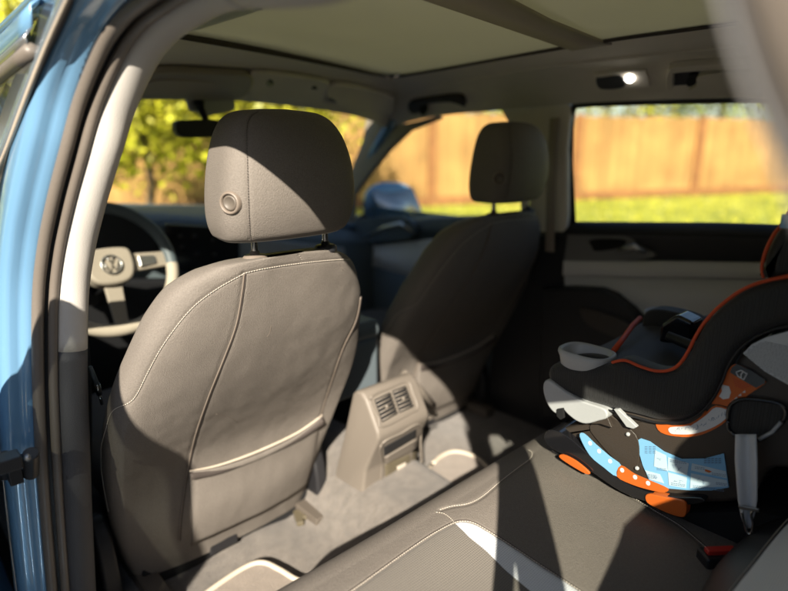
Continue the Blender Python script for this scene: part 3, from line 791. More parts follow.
# bezel plate, vents, slats
for q, nm in (([(374, 400), (389.5, 392.5), (397, 414), (382, 422.5)], 'air_vent'), ([(392, 391), (405, 386), (413, 407), (399.5, 413)], 'air_vent')):
    v = patch(tb, q, nm, 'void', tower, .0012)
    sl_ = MB()
    for k in range(6):
        t = (k+.5)/6
        a = (q[0][0]+(q[3][0]-q[0][0])*t, q[0][1]+(q[3][1]-q[0][1])*t); c = (q[1][0]+(q[2][0]-q[1][0])*t, q[1][1]+(q[2][1]-q[1][1])*t)
        pa, pc = onb(tb, a, .0045)[0], onb(tb, c, .0045)[0]
        sl_.tube([pa, pc], .0017, 6)
    mid = ((q[0][0]+q[1][0]+q[2][0]+q[3][0])/4, (q[0][1]+q[1][1]+q[2][1]+q[3][1])/4)
    pm = onb(tb, mid, .0055)[0]; sl_.box(pm, (.008, .004, .012))
    o = sl_.build('vent_slats', 'tower', tower)
def loop_tube(bvh, px, r, name, m, parent, off=.002):
    pts = [onb(bvh, q, off)[0] for q in cat2(px, 6, True)]; pts.append(pts[0]); 
    return MB().tube(pts, r, 8).build(name, m, parent)
loop_tube(tb, [(370, 399), (390, 388), (407, 382), (412, 392), (417, 408), (410, 413), (382, 427), (378, 418)], .0028, 'vent_surround', 'tower', tower)
patch(tb, [(383.5, 447), (416, 429), (416, 437), (384, 456)], 'tray', 'void', tower)
patch(tb, [(384, 456), (416, 437), (417, 446), (384.5, 463)], 'tray_lip', 'tower', tower, .004, solid=.004)
patch(tb, [(384.5, 464), (417, 451), (417, 466), (385, 479)], 'socket_panel', 'olive', tower, .0015)
patch(tb, [(396, 466), (405, 461.5), (405.5, 465), (396.5, 469.5)], 'socket_cover', 'stitch', tower, .004)
loop_tube(tb, [(381, 444), (400, 433), (419, 424), (420.5, 445), (420, 468), (402, 477), (382.5, 484), (381.5, 464)], .003, 'socket_surround', 'tower', tower)
# bright chrome corner at upper right
b = MB(); b.tube([at(403, 373, 'y', .0), at(420, 390, 'y', .0), at(433, 406, 'y', .0)], .012, 10); b.build('console_shoulder', 'tower', tower)
b = MB(); b.tube([at(424, 421, 'y', -.08), at(437, 415, 'y', -.06)], .004, 8); b.build('latch', 'tower', tower)
b = MB().box((.0, .20, .80), (.17, .34, .16)); b.box((0, .20, .90), (.165, .36, .05)); b.build('armrest', 'slate', car, bevel=.02, seg=4)
b = MB().box((.0, .62, .70), (.20, .60, .26)); b.build('gear_console', 'black', car, bevel=.02); b = MB().tube([(.0, .55, .83), (.0, .53, .93)], [.012, .02], 10).build('gear_lever', 'silver', car)
# ================================================================== floor bits
b = MB(); fpt, _ = cast(cb, 301, 517)
for dx in (-.011, .011): b.box(fpt+V((dx, dx*.5, .006)), (.018, .055, .012), Matrix.Rotation(-.4, 3, 'Z'))
b.build('runner_cover', 'olive', carpet, bevel=.002)
def matfrom(pxs, name, z, label):
    pts = [at(x, y, 'z', z) for x, y in cat2(pxs, 6, True)]
    c = sum(pts, V())/len(pts); root = thing(name, label, 'floor mat', c, 'loose carpet mats on the cabin floor')
    loc = [p-c for p in pts]
    MB().prism(loc, V((0, 0, -.010))).build('pile', 'mat_carpet', root, bevel=.003)
    MB().tube(loc+[loc[0]], .0065, 8).build('edging', 'ivory', root)
matfrom([(150, 640), (190, 606), (222, 582), (248, 566), (264, 563), (280, 570), (300, 581), (318, 578), (330, 572), (345, 578), (350, 600), (330, 640), (300, 680)], 'floor_mat', .462, 'beige floor mat with pale edging behind the driver seat')
matfrom([(432, 465), (452, 452), (475, 457), (490, 470), (496, 480), (470, 500), (440, 515), (415, 500)], 'floor_mat', .475, 'sunlit beige floor mat right of the rear console tower')
# ================================================================== rear bench
def cush_z(x, s):     # s: distance forward from the back junction
    L = .36
    z = .782
    z += .012*math.exp(-((s-.345)/.07)**2)
    z -= .018*math.exp(-((x+.36)/.13)**2)*math.exp(-((s-.15)/.16)**2)
    return z
XB = [-.66+1.32*i/600 for i in range(601)]
def bench_pt(x, s):
    # profile: flat to s=.33 then rolled front
    xe = abs(x)
    side = .05*max(0, (xe-.58)/.08)**2
    if s < .385: return V((x, -.905+s, cush_z(x, s)-side))
    q = s-.385; r = .075; a = min(q/r, math.pi/2)
    y = -.905+.385+r*math.sin(a); z = cush_z(x, .385)-r*(1-math.cos(a))
    if q > r*math.pi/2: z -= q-r*math.pi/2; y -= (q-r*math.pi/2)*.2
    return V((x, y, z-side))
SB = [.66*j/300 for j in range(301)]
bench = MB().grid([[bench_pt(x, s) for x in XB] for s in SB])
bb0 = bvh_of(bench)
front_seam = trace(bb0, [(440, 510), (452, 506.5), (468, 504), (482, 497), (500, 482), (518, 468), (530, 459), (532, 453), (528, 450)], 8)
ins_seam = [(300, 630), (330, 606), (352, 591), (380, 571), (405, 553), (430, 536), (452, 524), (462, 521.5), (473, 523), (486, 530), (510, 545), (540, 565), (580, 591), (620, 617), (660, 642)]
iseam = trace(bb0, ins_seam, 8)
cross_s = trace(bb0, [(436, 512.5), (444, 514), (451, 519), (455, 524)], 8)
rseam = trace(bb0, [(552, 451), (575, 464), (600, 478), (630, 496), (655, 511), (680, 526), (698, 541), (712, 553)], 8)
stripe_px = [(456, 524), (462, 522), (473, 524), (486, 531), (510, 546), (540, 566), (580, 592), (620, 618), (590, 640), (560, 616), (531, 592), (505, 570), (487, 552), (470, 538)]
for t_ in (iseam, front_seam, rseam): dent(bench, t_, .004, .0025)
bb1 = bvh_of(bench)
def split(mb, regions, names, mats, parent0, base_name, base_mat, lift=0):
    # regions: polygons in (x,y) of the surface seen from above
    groups = [[] for _ in range(len(regions)+1)]
    for f in mb.f:
        c = sum((mb.v[i] for i in f), V())/len(f); g_ = 0
        for k, P in enumerate(regions):
            if inpoly(c.x, c.y, P): g_ = k+1
        groups[g_].append(f)
    outs = []
    for g_, fs in enumerate(groups):
        used = sorted({i for f in fs for i in f}); mp_ = {i: k for k, i in enumerate(used)}
        outs.append(([mb.v[i] for i in used], [tuple(mp_[i] for i in f) for f in fs]))
    base = obj(base_name, outs[0][0], outs[0][1], base_mat, parent0)
    for k in range(len(regions)):
        if outs[k+1][1]: obj(names[k], outs[k+1][0], outs[k+1][1], mats[k], base)
    return base
insP = [(p.x, p.y) for p, n in iseam]
insP = insP+[(insP[-1][0]-.0, -.95), (-.62, -.95), (-.62, insP[0][1])]
strP = []
for x, y in cat2(stripe_px, 6, True):
    p, n = cast(bb0, x, y)
    if p: strP.append((p.x, p.y))
rb = split(bench, [insP], ['perforated_insert'], ['insert'], car, 'rear_seat', 'taupe')
def loft(bvh, A_, B_, name, m, n=60, k=12, off=.0007):
    def sam(px):
        q = [V((x, y, 0)) for x, y in cat2(px, 8)]; L = [0]
        for u_, w_ in zip(q, q[1:]): L.append(L[-1]+(w_-u_).length)
        out = []; e = 0
        for i in range(n+1):
            s_ = L[-1]*i/n
            while e < len(L)-2 and L[e+1] < s_: e += 1
            out.append(q[e].lerp(q[e+1], (s_-L[e])/max(1e-9, L[e+1]-L[e])))
        return out
    SA, SB_ = sam(A_), sam(B_); rows = []
    for p, q in zip(SA, SB_):
        row = []
        for i in range(k+1):
            r = p.lerp(q, i/k); hit, nn = cast(bvh, r.x, r.y)
            if hit is None: row = None; break
            if nn.dot(ray(r.x, r.y)) > 0: nn = -nn
            row.append(hit+nn*off)
        if row: rows.append(row)
    return MB().grid(rows).build(name, m, rb)
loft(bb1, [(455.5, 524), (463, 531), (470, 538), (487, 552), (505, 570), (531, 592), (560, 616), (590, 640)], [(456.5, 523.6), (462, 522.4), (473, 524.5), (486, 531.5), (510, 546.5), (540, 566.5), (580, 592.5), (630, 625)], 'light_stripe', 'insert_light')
rb['label'] = 'rear bench with perforated insert and light stripe'
q = MB(); stitches(q, front_seam, .0042, .003, .0006); stitches(q, iseam, .0042, .003, .0006); stitches(q, cross_s, .0042, .003, .0005)
stitches(q, rseam, .0042, .003, .0006); q.build('stitching', 'stitch', rb)
MB().tube([p+V((.002, .002, -.0005)) for p, n in iseam], .001, 6).build('seam_gap', 'seamline', rb); MB().tube([p+V((.001, -.003, -.0005)) for p, n in rseam], .0012, 6).build('seam_gap', 'seamline', rb)
# backrest
def br_pt(x, t):
    # t up the backrest
    y = -.895-.32*t; z = .775+.45*t
    bulge = .035*math.sin(math.pi*min(1, t*4))*math.exp(-t*5)
    return V((x, y+.02*math.sin(math.pi*min(1, t*1.1))*math.cos((x+.0)*4.4)**2*.5+bulge+.012*math.exp(-((abs(x)-.1)/.10)**2), z))
back = MB(); XR = [-.60+1.22*i/600 for i in range(601)]; TR_ = [j/220 for j in range(221)]
rows = [[br_pt(x, t) for x in XR] for t in TR_]
rows.append([V((x, br_pt(x, 1).y-.03, br_pt(x, 1).z+.015)) for x in XR]); rows.append([V((x, br_pt(x, 1).y-.14, br_pt(x, 1).z-.01)) for x in XR]); rows.append([V((x, -1.30, .74)) for x in XR])
back.grid(rows); kb = bvh_of(back)
bseam = trace(kb, [(810, 500), (800, 509), (788, 520), (770, 541), (752, 564), (735, 585), (722, 603), (700, 632)], 8)
bs = sorted([(p.x, p.z) for p, n in bseam])
bk = obj('backrest', back.v, back.f, 'black', rb)
BI = loft(kb, [(812, 503), (802, 511), (790, 522), (772, 543), (754, 566), (737, 587), (724, 605), (702, 634)], [(880, 540), (870, 550), (860, 570), (850, 590), (840, 610), (830, 640), (820, 660), (800, 690)], 'backrest_insert', 'insert_light', 80, 16)
q = MB(); stitches(q, bseam, .0042, .003, .0007); q.build('backrest_stitching', 'stitch', rb)
for x in (-.40, .0, .40):
    hr2 = MB(); rows = []
    for j in range(21):
        t = j/20; e = math.sin(math.pi*(.04+.92*t))**.35
        rows.append([V((x+math.copysign(abs(math.cos(a))**.6, math.cos(a))*.125*e, -1.26-.02*t+math.copysign(abs(math.sin(a))**.6, math.sin(a))*.045*e, 1.27+.11*t)) for a in [2*math.pi*i/28 for i in range(28)]])
    hr2.grid(rows, closed_u=True).build('rear_headrest', 'taupe', rb)
# buckle beside the child seat
bp_ = at(720, 554, 'z', .795)
MB().box(bp_+V((0, 0, -.012)), (.055, .03, .03), Matrix.Rotation(R(-40), 3, 'Z')).build('buckle', 'black', rb, bevel=.004)
MB().box(bp_+V((0, 0, .006)), (.044, .012, .008), Matrix.Rotation(R(-40), 3, 'Z')).build('buckle_button', 'red', rb, bevel=.002)
# ================================================================== headliner and sunroof
def P(px, py, z): return at(px, py, 'z', z)
E1 = [(395, 78), (440, 70.5), (500, 60), (560, 49.5), (620, 40), (680, 32), (740, 24), (830, 13)]
E1p = [P(x, y, 1.572+.02*i/7) for i, (x, y) in enumerate(E1)]
E2 = [(388, 128), (432, 117), (490, 111), (545, 107), (578, 103.5), (650, 100), (740, 98), (830, 97)]
E2p = [at(x, y, 'x', .655) for x, y in E2]
E2p[0] = at(388, 128, 'x', .67)
E1p += [V((.39, -1.10, 1.592)), V((.38, -1.5, 1.57)), V((.36, -1.85, 1.52))]; E2p += [V((.635, -1.10, 1.50)), V((.62, -1.5, 1.49)), V((.58, -1.85, 1.45))]
rows = []
E1c = cat(E1p, 5); E2c = cat(E2p, 5)
for k in range(13):
    t = k/12
    rows.append([a.lerp(b_, t)+V((.02, 0, .035))*math.sin(math.pi*t) for a, b_ in zip(E1c, E2c)])
hl = MB().grid(rows); lining = hl.build('roof_lining', 'headliner', car)
rb_ = bvh_of(hl)
# front header strip
F1 = [(135, 28), (178, 38), (230, 47), (290, 58), (350, 70), (386, 77.5), (395, 78)]
F1p = cat([P(x, y, 1.578) for x, y in F1], 5)
F2 = [(95, 88), (125, 93), (190, 97), (260, 103), (320, 110), (362, 118), (388, 128)]
F2p = cat([at(x, y, 'y', interp(i, [(0, .52), (3, .60), (5, .55), (6, .5)])) for i, (x, y) in enumerate(F2[:-1])]+[E2p[0]], 5)
rows_l = rows; rows = []
for k in range(13):
    t = k/12
    r0 = [a.lerp(b_, t)+V((0, .02, .012))*math.sin(math.pi*t) for a, b_ in zip(F1p, F2p)]
    e = rows_l[k][0]-r0[-1]
    rows.append([p+e*(i/(len(r0)-1))**6 for i, p in enumerate(r0)])
hf = MB().grid(rows); hf.build('header_lining', 'headliner', car); fb = bvh_of(hf)
# left strip and rear strip
L1 = [F1p[0]+V((0, 0, .0)), V((-.44, -.2, 1.583)), V((-.44, -.6, 1.59)), V((-.44, -1.05, 1.585))]
L2 = [F2p[0], V((-.56, .1, 1.535)), V((-.565, -.3, 1.545)), V((-.57, -.62, 1.553)), V((-.57, -1.1, 1.54))]
L2 = [V((-.57, .42, 1.50)), V((-.572, -.2, 1.54)), V((-.573, -.62, 1.552)), V((-.575, -1.1, 1.54))]
ls = MB().grid([[a.lerp(b_, k/4) for a, b_ in zip(cat(L1, 5), cat(L2, 5))] for k in range(5)]); ls.build('side_lining', 'headliner', car, solid=.004)
MB().grid([[V((x, y, 1.585-.06*abs(x/.6)**4-.05*max(0, -y-1.3))) for x in (-.60, -.44, -.2, 0, .2, .44, .66)] for y in (-1.02, -1.3, -1.8)]).build('rear_lining', 'headliner', car, solid=.004)
MB().grid([[F2p[0], F1p[0]], [V((-.60, .40, 1.47)), V((-.575, .30, 1.54))], [V((-.585, -.1, 1.53)), V((-.57, -.15, 1.55))]]).build('corner_lining', 'headliner', car, solid=.003)
# sunroof shade, bar, seal
back_l, back_r = V((-.44, -1.05, 1.60)), V((.42, -1.05, 1.60))
pl = [p+V((0, 0, .006)) for p in F1p]; n_ = len(pl)
rr1 = [p+V((0, 0, .006)) for p in E1c[:8*5+1]]
m_ = MB(); rows = []
for k in range(19):
    t = k/18
    # right end follows the right edge, left end the left edge
    i_ = t*(len(rr1)-1); a = rr1[min(len(rr1)-1, int(i_))].lerp(rr1[min(len(rr1)-1, int(i_)+1)], i_-int(i_))
    l = (F1p[0]+V((-.04, 0, .006))).lerp(V((-.47, -1.05, 1.60)), t)
    row = []
    for j in range(n_):
        u = j/(n_-1); f0 = pl[j]; straight = pl[0].lerp(pl[-1], u)
        row.append(l.lerp(a, u)+(f0-straight)*(1-t)+V((0, .05 if k == 0 else 0, .008*math.sin(math.pi*u)+(.006 if k == 0 else 0))))
    rows.append(row)
MB().grid(rows).build('sunroof_shade', 'shade', lining, solid=.002)
bar = []
ba = [P(425, -2, 1.583), P(500, 24, 1.583), P(563, 46, 1.583), P(572, 49, 1.583)]; bc = [P(505, -2, 1.583), P(552, 22, 1.583), P(603, 42, 1.583), P(612, 43, 1.583)]
ba.insert(0, ba[0]+(ba[0]-ba[1])*.3); bc.insert(0, bc[0]+(bc[0]-bc[1])*.3)
MB().grid([ba, bc]).build('shade_bar', 'shade_bar', lining, solid=.008)
MB().tube([p+V((0, 0, .003)) for p in F1p[3:]]+[p+V((0, 0, .003)) for p in E1c[1:41]], .0045, 8).build('sunroof_seal', 'seamline', lining)
MB().grid([[p+V((0, -.004, -.001)) for p in F1p], [p+V((0, .03, .02)) for p in F1p], [p+V((0, .10, .03)) for p in F1p]]).build('sunroof_frame', 'seamline', lining, solid=.003)  # dark strip added to block the bright gap at the shade's front edge
# fold line in the lining
tr_ = trace(rb_, [(410, 98), (450, 84), (500, 74), (560, 65), (620, 58), (700, 50), (760, 43)], 8, .001)
MB().tube([p for p, n in tr_], .003, 8).build('lining_fold', 'headliner', lining)
def pxpoly(bvh, px, name, m, parent, thick=.006, off=.001, bevel=.002, n=5, fallback=None):
    pts = []; ns = V()
    for x, y in cat2(px, n, True):
        p, nn = cast(bvh, x, y)
        if p is None: continue
        if nn.dot(ray(x, y)) > 0: nn = -nn
        pts.append(p+nn*off); ns += nn
    if len(pts) < 4: return None
    return MB().prism(pts, ns.normalized()*thick).build(name, m, parent, bevel=bevel)
# reading lamp
rl = pxpoly(rb_, [(594, 75), (600, 71.5), (642, 68.5), (647, 71), (650, 82), (645, 85), (600, 88), (596, 85)], 'reading_lamp', 'headliner', lining, .006)
o_ = pxpoly(rb_, [(597, 76), (603, 74.5), (622, 73), (625, 84), (602, 86)], 'lamp_switch', 'trim_dark', lining, .004, .0062)
o_ = pxpoly(rb_, [(626, 75), (631, 71.2), (636, 75), (631, 79)], 'lamp_lens', 'lamp_lens', lining, .005, .0075)
# grab handles
def handle(px, name='grab_handle'):
    pxpoly(rb_, px, name, 'headliner', lining, .006, .001)
g1 = pxpoly(rb_, [(671, 66), (677, 62), (745, 57), (760, 57), (760, 80), (690, 84), (670, 83)], 'grab_handle_recess', 'trim_dark', lining, .0015)
g2 = pxpoly(rb_, [(669, 70), (672, 64), (680, 60.5), (760, 55), (762, 60), (684, 65.5), (676, 70), (675, 82), (669, 83)], 'grab_handle', 'headliner', lining, .018, .001, .005)
g3 = pxpoly(rb_, [(705, 68), (760, 64), (762, 80), (712, 82), (692, 84), (700, 78)], 'grab_handle_bar', 'headliner', lining, .022, .001, .006)
g3 = pxpoly(rb_, [(690, 72), (699, 70.5), (697, 80), (689, 82)], 'handle_hinge', 'black', lining, .012)
g4 = pxpoly(rb_, [(410, 101), (420, 97), (455, 92.5), (465, 95), (467, 103), (461, 101), (450, 98.5), (428, 101), (420, 110), (412, 109)], 'grab_handle', 'brown_plastic', lining, .016, .001, .004)
g5 = pxpoly(rb_, [(422, 104), (427, 102), (428, 110), (423, 111)], 'handle_hinge', 'void', lining, .018)
# sun visors, overhead console
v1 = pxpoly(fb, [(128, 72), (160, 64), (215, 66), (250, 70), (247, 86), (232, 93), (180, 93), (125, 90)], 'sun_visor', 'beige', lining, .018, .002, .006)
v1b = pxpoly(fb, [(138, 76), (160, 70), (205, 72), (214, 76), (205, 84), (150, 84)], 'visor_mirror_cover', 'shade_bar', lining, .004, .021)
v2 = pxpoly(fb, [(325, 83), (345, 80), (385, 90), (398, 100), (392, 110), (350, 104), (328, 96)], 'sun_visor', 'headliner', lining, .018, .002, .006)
v2b = pxpoly(fb, [(328, 92), (345, 93), (362, 98), (358, 101), (340, 98), (328, 95)], 'visor_slot', 'trim_dark', lining, .004, .018)
oc = pxpoly(fb, [(255, 68), (320, 76), (328, 84), (318, 98), (280, 97), (250, 92), (248, 80)], 'overhead_console', 'headliner', lining, .014, .001, .006)
for (x, y, r1, mm) in ((269, 77, 3.6, 'black'), (313.5, 84, 3.4, 'black'), (297, 91.5, 3, 'red')):
    pxpoly(fb, [(x+r1*math.cos(a), y+r1*math.sin(a)) for a in [i*math.pi/4 for i in range(8)]], 'console_button', mm, lining, .003, .014, 0)
# coat hook
p_ = P(571, 73, 1.535)
# ================================================================== right-hand side
def pg(rows, n=6):
    out = []
    for px, x in rows: out.append(cat([at(a, b_, 'x', x if not isinstance(x, (list, tuple)) else x[i]) for i, (a, b_) in enumerate(px)], n))
    return out
XS = (540, 600, 660, 720, 780, 850)
def ln(*ys): return [(x, y) for x, y in zip(XS, ys)]
rdr = MB().grid(pg([(ln(233, 234, 235, 236, 238, 240), .70), (ln(236, 237, 238, 239, 241, 243), .708), (ln(259, 259, 260, 261, 262, 264), .715)]))
door = rdr.build('rear_door', 'trim_dark', car, solid=.006); door['label'] = 'closed rear door on the far side, grey lined'
MB().grid(pg([(ln(221.5, 222, 222.5, 223, 225, 227), .730), (ln(222.5, 223, 223.5, 224, 226, 228), .722), (ln(230, 231, 232, 233, 235, 237), .700), (ln(234, 235, 236, 237, 239, 241), .700)])).build('window_ledge', 'black', door, solid=.003)
MB().grid(pg([(ln(259.5, 260, 261, 262, 263, 265), .712), (ln(261, 262, 263, 264, 265, 267), .700), (ln(274, 275, 276, 277, 278, 280), .698), (ln(275.5, 276.5, 277.5, 278.5, 279.5, 282), .704)])).build('door_trim_strip', 'doorgrey', door, solid=.004)
MB().grid(pg([(ln(275, 276, 277, 278, 279, 282), .706), (ln(300, 302, 304, 306, 308, 310), .712), (ln(340, 342, 344, 346, 350, 355), .716)])).build('door_panel', 'doorgrey', door, solid=.004)
MB().grid(pg([(ln(330, 332, 334, 336, 340, 345), .711), (ln(420, 420, 420, 420, 420, 420), .74), (ln(560, 560, 560, 560, 560, 560), .75)])).build('lower_panel', 'black', door, solid=.004)
pp_ = [(540, 288), (570, 287.5), (598, 289), (612, 295), (628, 308), (641, 322), (655, 330), (665, 345), (668, 420), (540, 420)]
MB().prism([at(x, y, 'x', .665) for x, y in pp_], V((.05, 0, 0))).build('armrest', 'black', door, bevel=.008)
pp_ = [(580, 308), (600, 312), (625, 322), (642, 336), (640, 345), (600, 332), (584, 322)]
MB().prism([at(x, y, 'x', .655) for x, y in cat2(pp_, 4, True)], V((.012, 0, 0))).build('pull_cup', 'brown_plastic', door, bevel=.004)
pp_ = [(560, 237), (585, 235), (615, 234), (628, 237), (642, 247), (655, 254), (650, 258), (632, 260), (600, 262), (560, 263)]
bz = MB().prism([at(x, y, 'x', .700) for x, y in cat2(pp_, 4, True)], V((.012, 0, 0))).build('handle_bezel', 'bezel', door, bevel=.004)
pp_ = [(590, 240), (612, 239), (626, 241), (618, 248), (596, 251), (592, 247)]
MB().prism([at(x, y, 'x', .697) for x, y in cat2(pp_, 4, True)], V((.01, 0, 0))).build('handle_pocket', 'void', door, bevel=.001)
MB().tube([at(618, 251, 'x', .690), at(634, 246, 'x', .690), at(646, 253, 'x', .692)], [.005, .009, .004], 10).build('door_handle', 'silver', door)
# window: seals and glass
wt = [at(x, y, 'x', .665) for x, y in ((574, 106), (600, 104), (650, 102), (700, 100.5), (750, 99.5), (830, 98))]
wb = [at(x, y, 'x', .735) for x, y in ((575, 224), (600, 224), (650, 224.5), (700, 225), (750, 226), (830, 228))]
MB().grid([wt, wb]).build('window_glass', 'clear_glass', door, smooth=False)
MB().tube([at(573, 226, 'x', .728), at(570, 160, 'x', .70), at(570.5, 116, 'x', .675), at(575, 105.5, 'x', .668), at(590, 103.5, 'x', .665)]+[at(x, y, 'x', .664) for x, y in ((650, 101), (750, 98.5), (830, 97.5))], .010, 8).build('window_seal', 'black', door)
# pillar B right
pp_ = [(500, 109), (540, 106), (568, 103), (571, 110), (567, 150), (567, 215), (565, 236), (548, 236), (520, 236), (520, 170), (512, 130)]
MB().prism([at(x, y, 'x', interp(y, [(100, .655), (236, .70)])) for x, y in pp_], V((.03, 0, 0))).build('pillar_trim', 'headliner', car, bevel=.006)['label'] = 'shaded beige pillar trim behind the passenger seat'
pp_ = [(515, 236), (567, 234), (563, 262), (562, 440), (480, 440), (495, 330)]
MB().prism([at(x, y, 'x', .695) for x, y in pp_], V((.03, 0, 0))).build('pillar_base_trim', 'black', car, bevel=.004)
b = MB(); bl = [at(556, 118, 'x', .645), at(552, 180, 'x', .66), at(551, 252, 'x', .67)]; b.grid([[p+V((0, -.012, 0)), p+V((0, .02, 0))] for p in bl]); b.build('seat_belt', 'beige', car, solid=.0015)
# outer skin of the right doors
MB().grid([[(side_x(z), y, z) for y in (.95, .4, -.1, -.6, -1.14)] for z in zs(.30, 1.10, 8)]).build('door_skin', 'paint', car, solid=.004)
# A-pillar, front door window, lining
pp_ = [(366, 116), (380, 118), (402, 124), (438, 115.5), (438, 119), (408, 131), (388, 150), (367, 176), (352, 197), (351, 225), (343, 225), (341, 200), (350, 170), (362, 140)]
yy_ = lambda x, y: interp(y, [(115, .66), (225, .74)])
MB().prism([at(x, y, 'x', yy_(x, y)) for x, y in pp_], V((.02, -.01, 0))).build('pillar_trim', 'beige', car, bevel=.006)['label'] = 'slanting front pillar trim beside the windscreen'
wt = [at(x, y, 'x', interp(y, [(108, .67), (200, .745)])) for x, y in ((505, 110), (470, 111), (438, 116), (408, 130), (380, 157), (352, 195))]
wb = [at(x, y, 'x', .755) for x, y in ((505, 222), (470, 221), (438, 221), (408, 221), (380, 221), (352, 221))]
fdr = MB().grid([[at(x, y, 'x', .725) for x, y in ((335, 246), (380, 246), (430, 240), (480, 240), (545, 240))], [at(x, y, 'x', .725) for x, y in ((335, 232), (380, 226), (430, 220), (480, 218), (545, 218))], [at(x, y, 'x', .755) for x, y in ((335, 226), (380, 221), (430, 217), (480, 216), (545, 216))]])
fdo = fdr.build('front_door', 'slate', car, solid=.006); fdo['label'] = 'far front door past the passenger seat'
MB().grid([wt, wb]).build('window_glass', 'clear_glass', fdo, smooth=False)
MB().grid([[at(x, y, 'x', .72) for x, y in ((335, 246), (380, 245), (430, 239), (480, 239), (545, 239))], [at(x, y, 'x', .715) for x, y in ((335, 262), (380, 270), (430, 285), (480, 290), (545, 300))]]).build('door_panel', 'doorgrey', fdo, solid=.004)
MB().grid([[at(x, y, 'x', .714) for x, y in ((335, 260), (380, 268), (430, 282), (480, 288), (545, 298))], [at(x, y, 'x', .74) for x, y in ((335, 400), (380, 400), (430, 400), (480, 420), (545, 420))]]).build('lower_panel', 'slate', fdo, solid=.004)
MB().tube([at(366, 238, 'x', .70), at(385, 228, 'x', .70), at(402, 224, 'x', .70), at(413, 232, 'x', .70)], [.008, .013, .015, .008], 10).build('door_handle', 'silver', fdo)
MB().prism([at(x, y, 'x', .695) for x, y in cat2([(352, 222), (400, 217), (414, 226), (410, 238), (380, 242), (352, 244)], 4, True)], V((.02, 0, 0))).build('handle_bezel', 'slate', fdo, bevel=.004)
# exterior mirror, right
mc = at(391, 203, 'x', .98)
b = MB(); rows = []
for j in range(17):
    t = -1+2*j/16; e = max(.02, 1-abs(t)**2.6)**.45
    rows.append([mc+V((.165*t, .06*math.cos(a)*e*(1.25 if math.cos(a) > 0 else .55), .098*math.sin(a)*e*(1-.1*t))) for a in [2*math.pi*i/28 for i in range(28)]])
b.grid(rows, closed_u=True); mr_ = b.build('wing_mirror', 'paint', car); mr_['label'] = 'blue outside mirror seen through the far front window'
b = MB(); b.grid([[mc+V((x, -.058+.6*z, z)) for x in (-.135, 0, .125)] for z in (-.065, .068)]); b.build('mirror_glass', 'silver', mr_, solid=.002)
MB().tube([mc+V((-.10, .02, -.05)), mc+V((-.22, .03, -.09))], [.03, .02], 10).build('mirror_arm', 'black', mr_)
MB().grid([[V((.72, y, z)) for y in (-.74, -1.1, -1.5, -1.9)] for z in (.55, .9, 1.13)]).build('quarter_trim', 'trim_dark', car, solid=.006)
MB().grid([[V((.72, -.80, 1.14)), V((.70, -1.16, 1.14))], [V((.66, -.98, 1.50)), V((.64, -1.16, 1.50))]]).build('rear_pillar_trim', 'headliner', car, solid=.006)
MB().grid([[V((-.74, y, z)) for y in (-1.14, -1.5, -1.9)] for z in (.55, .9, 1.10)]).build('quarter_trim', 'trim_dark', car, solid=.006)
MB().grid([[V((x, y, .98)) for x in (-.70, 0, .70)] for y in (-1.34, -1.94)]).build('parcel_shelf', 'black', car, solid=.01)
# ================================================================== windscreen, dash, wheel, mirror
MB().grid([[V((x, .60+.04*(1-(x/.62)**2), 1.512)) for x in (-.60, -.3, 0, .3, .62)], [V((x*1.1, 1.18+.08*(1-(x/.62)**2), 1.06)) for x in (-.60, -.3, 0, .3, .62)]]).build('windscreen', 'clear_glass', car)
b = MB(); b.tube([V((-.62, .50, 1.49)), V((-.70, .85, 1.26)), V((-.76, 1.15, 1.05))], .035, 10); b.build('windscreen_pillar', 'paint', car)
b = MB(); b.tube([V((.66, .55, 1.50)), V((.73, .85, 1.27)), V((.78, 1.15, 1.05))], .025, 10); b.build('windscreen_pillar', 'paint', car)
def dr(rows_): return [cat([at(x, y, 'y', yv) for x, y in px], 6) for px, yv in rows_]
ds = MB().grid(dr([([(60, 198), (120, 203), (200, 205), (280, 208), (350, 214), (400, 220)], 1.16), ([(60, 206), (120, 210), (200, 214), (280, 220), (350, 226), (400, 232)], .92), ([(60, 218), (120, 220), (200, 222), (280, 232), (350, 238), (400, 243)], .80), ([(60, 226), (120, 228), (200, 230), (280, 238), (350, 244), (400, 250)], .785), ([(60, 420), (120, 420), (200, 420), (280, 420), (350, 420), (400, 420)], .82)]))
dash = ds.build('dashboard', 'slate', car)
MB().prism([at(x, y, 'y', .76) for x, y in cat2([(96, 214), (120, 214), (143, 222), (156, 238), (158, 262), (96, 266)], 3, True)], V((0, .03, 0))).build('instrument_hood', 'black', dash, bevel=.004)
pp_ = [(166, 224), (232, 228), (240, 236), (240, 275), (166, 270)]
scr = MB().prism([at(x, y, 'y', .74) for x, y in pp_], V((0, .02, 0))).build('touch_screen', 'black_gloss', dash, bevel=.004)
pi_ = MB()
for x, y in ((180, 236), (194, 236), (182, 247), (197, 254), (212, 240), (214, 255)): pi_.box(at(x, y, 'y', .738), (.014, .001, .010))
pi_.build('screen_icons', 'brown_plastic', dash)
pp_ = [(236, 236), (345, 248), (345, 290), (236, 276)]
MB().prism([at(x, y, 'y', .77) for x, y in pp_], V((0, .02, 0))).build('dash_fascia', 'plastic_grey', dash, bevel=.004)
MB().prism([at(x, y, 'y', .70) for x, y in [(60, 280), (345, 280), (345, 420), (60, 420)]], V((0, .05, 0))).build('lower_dash', 'black', dash, bevel=.01)
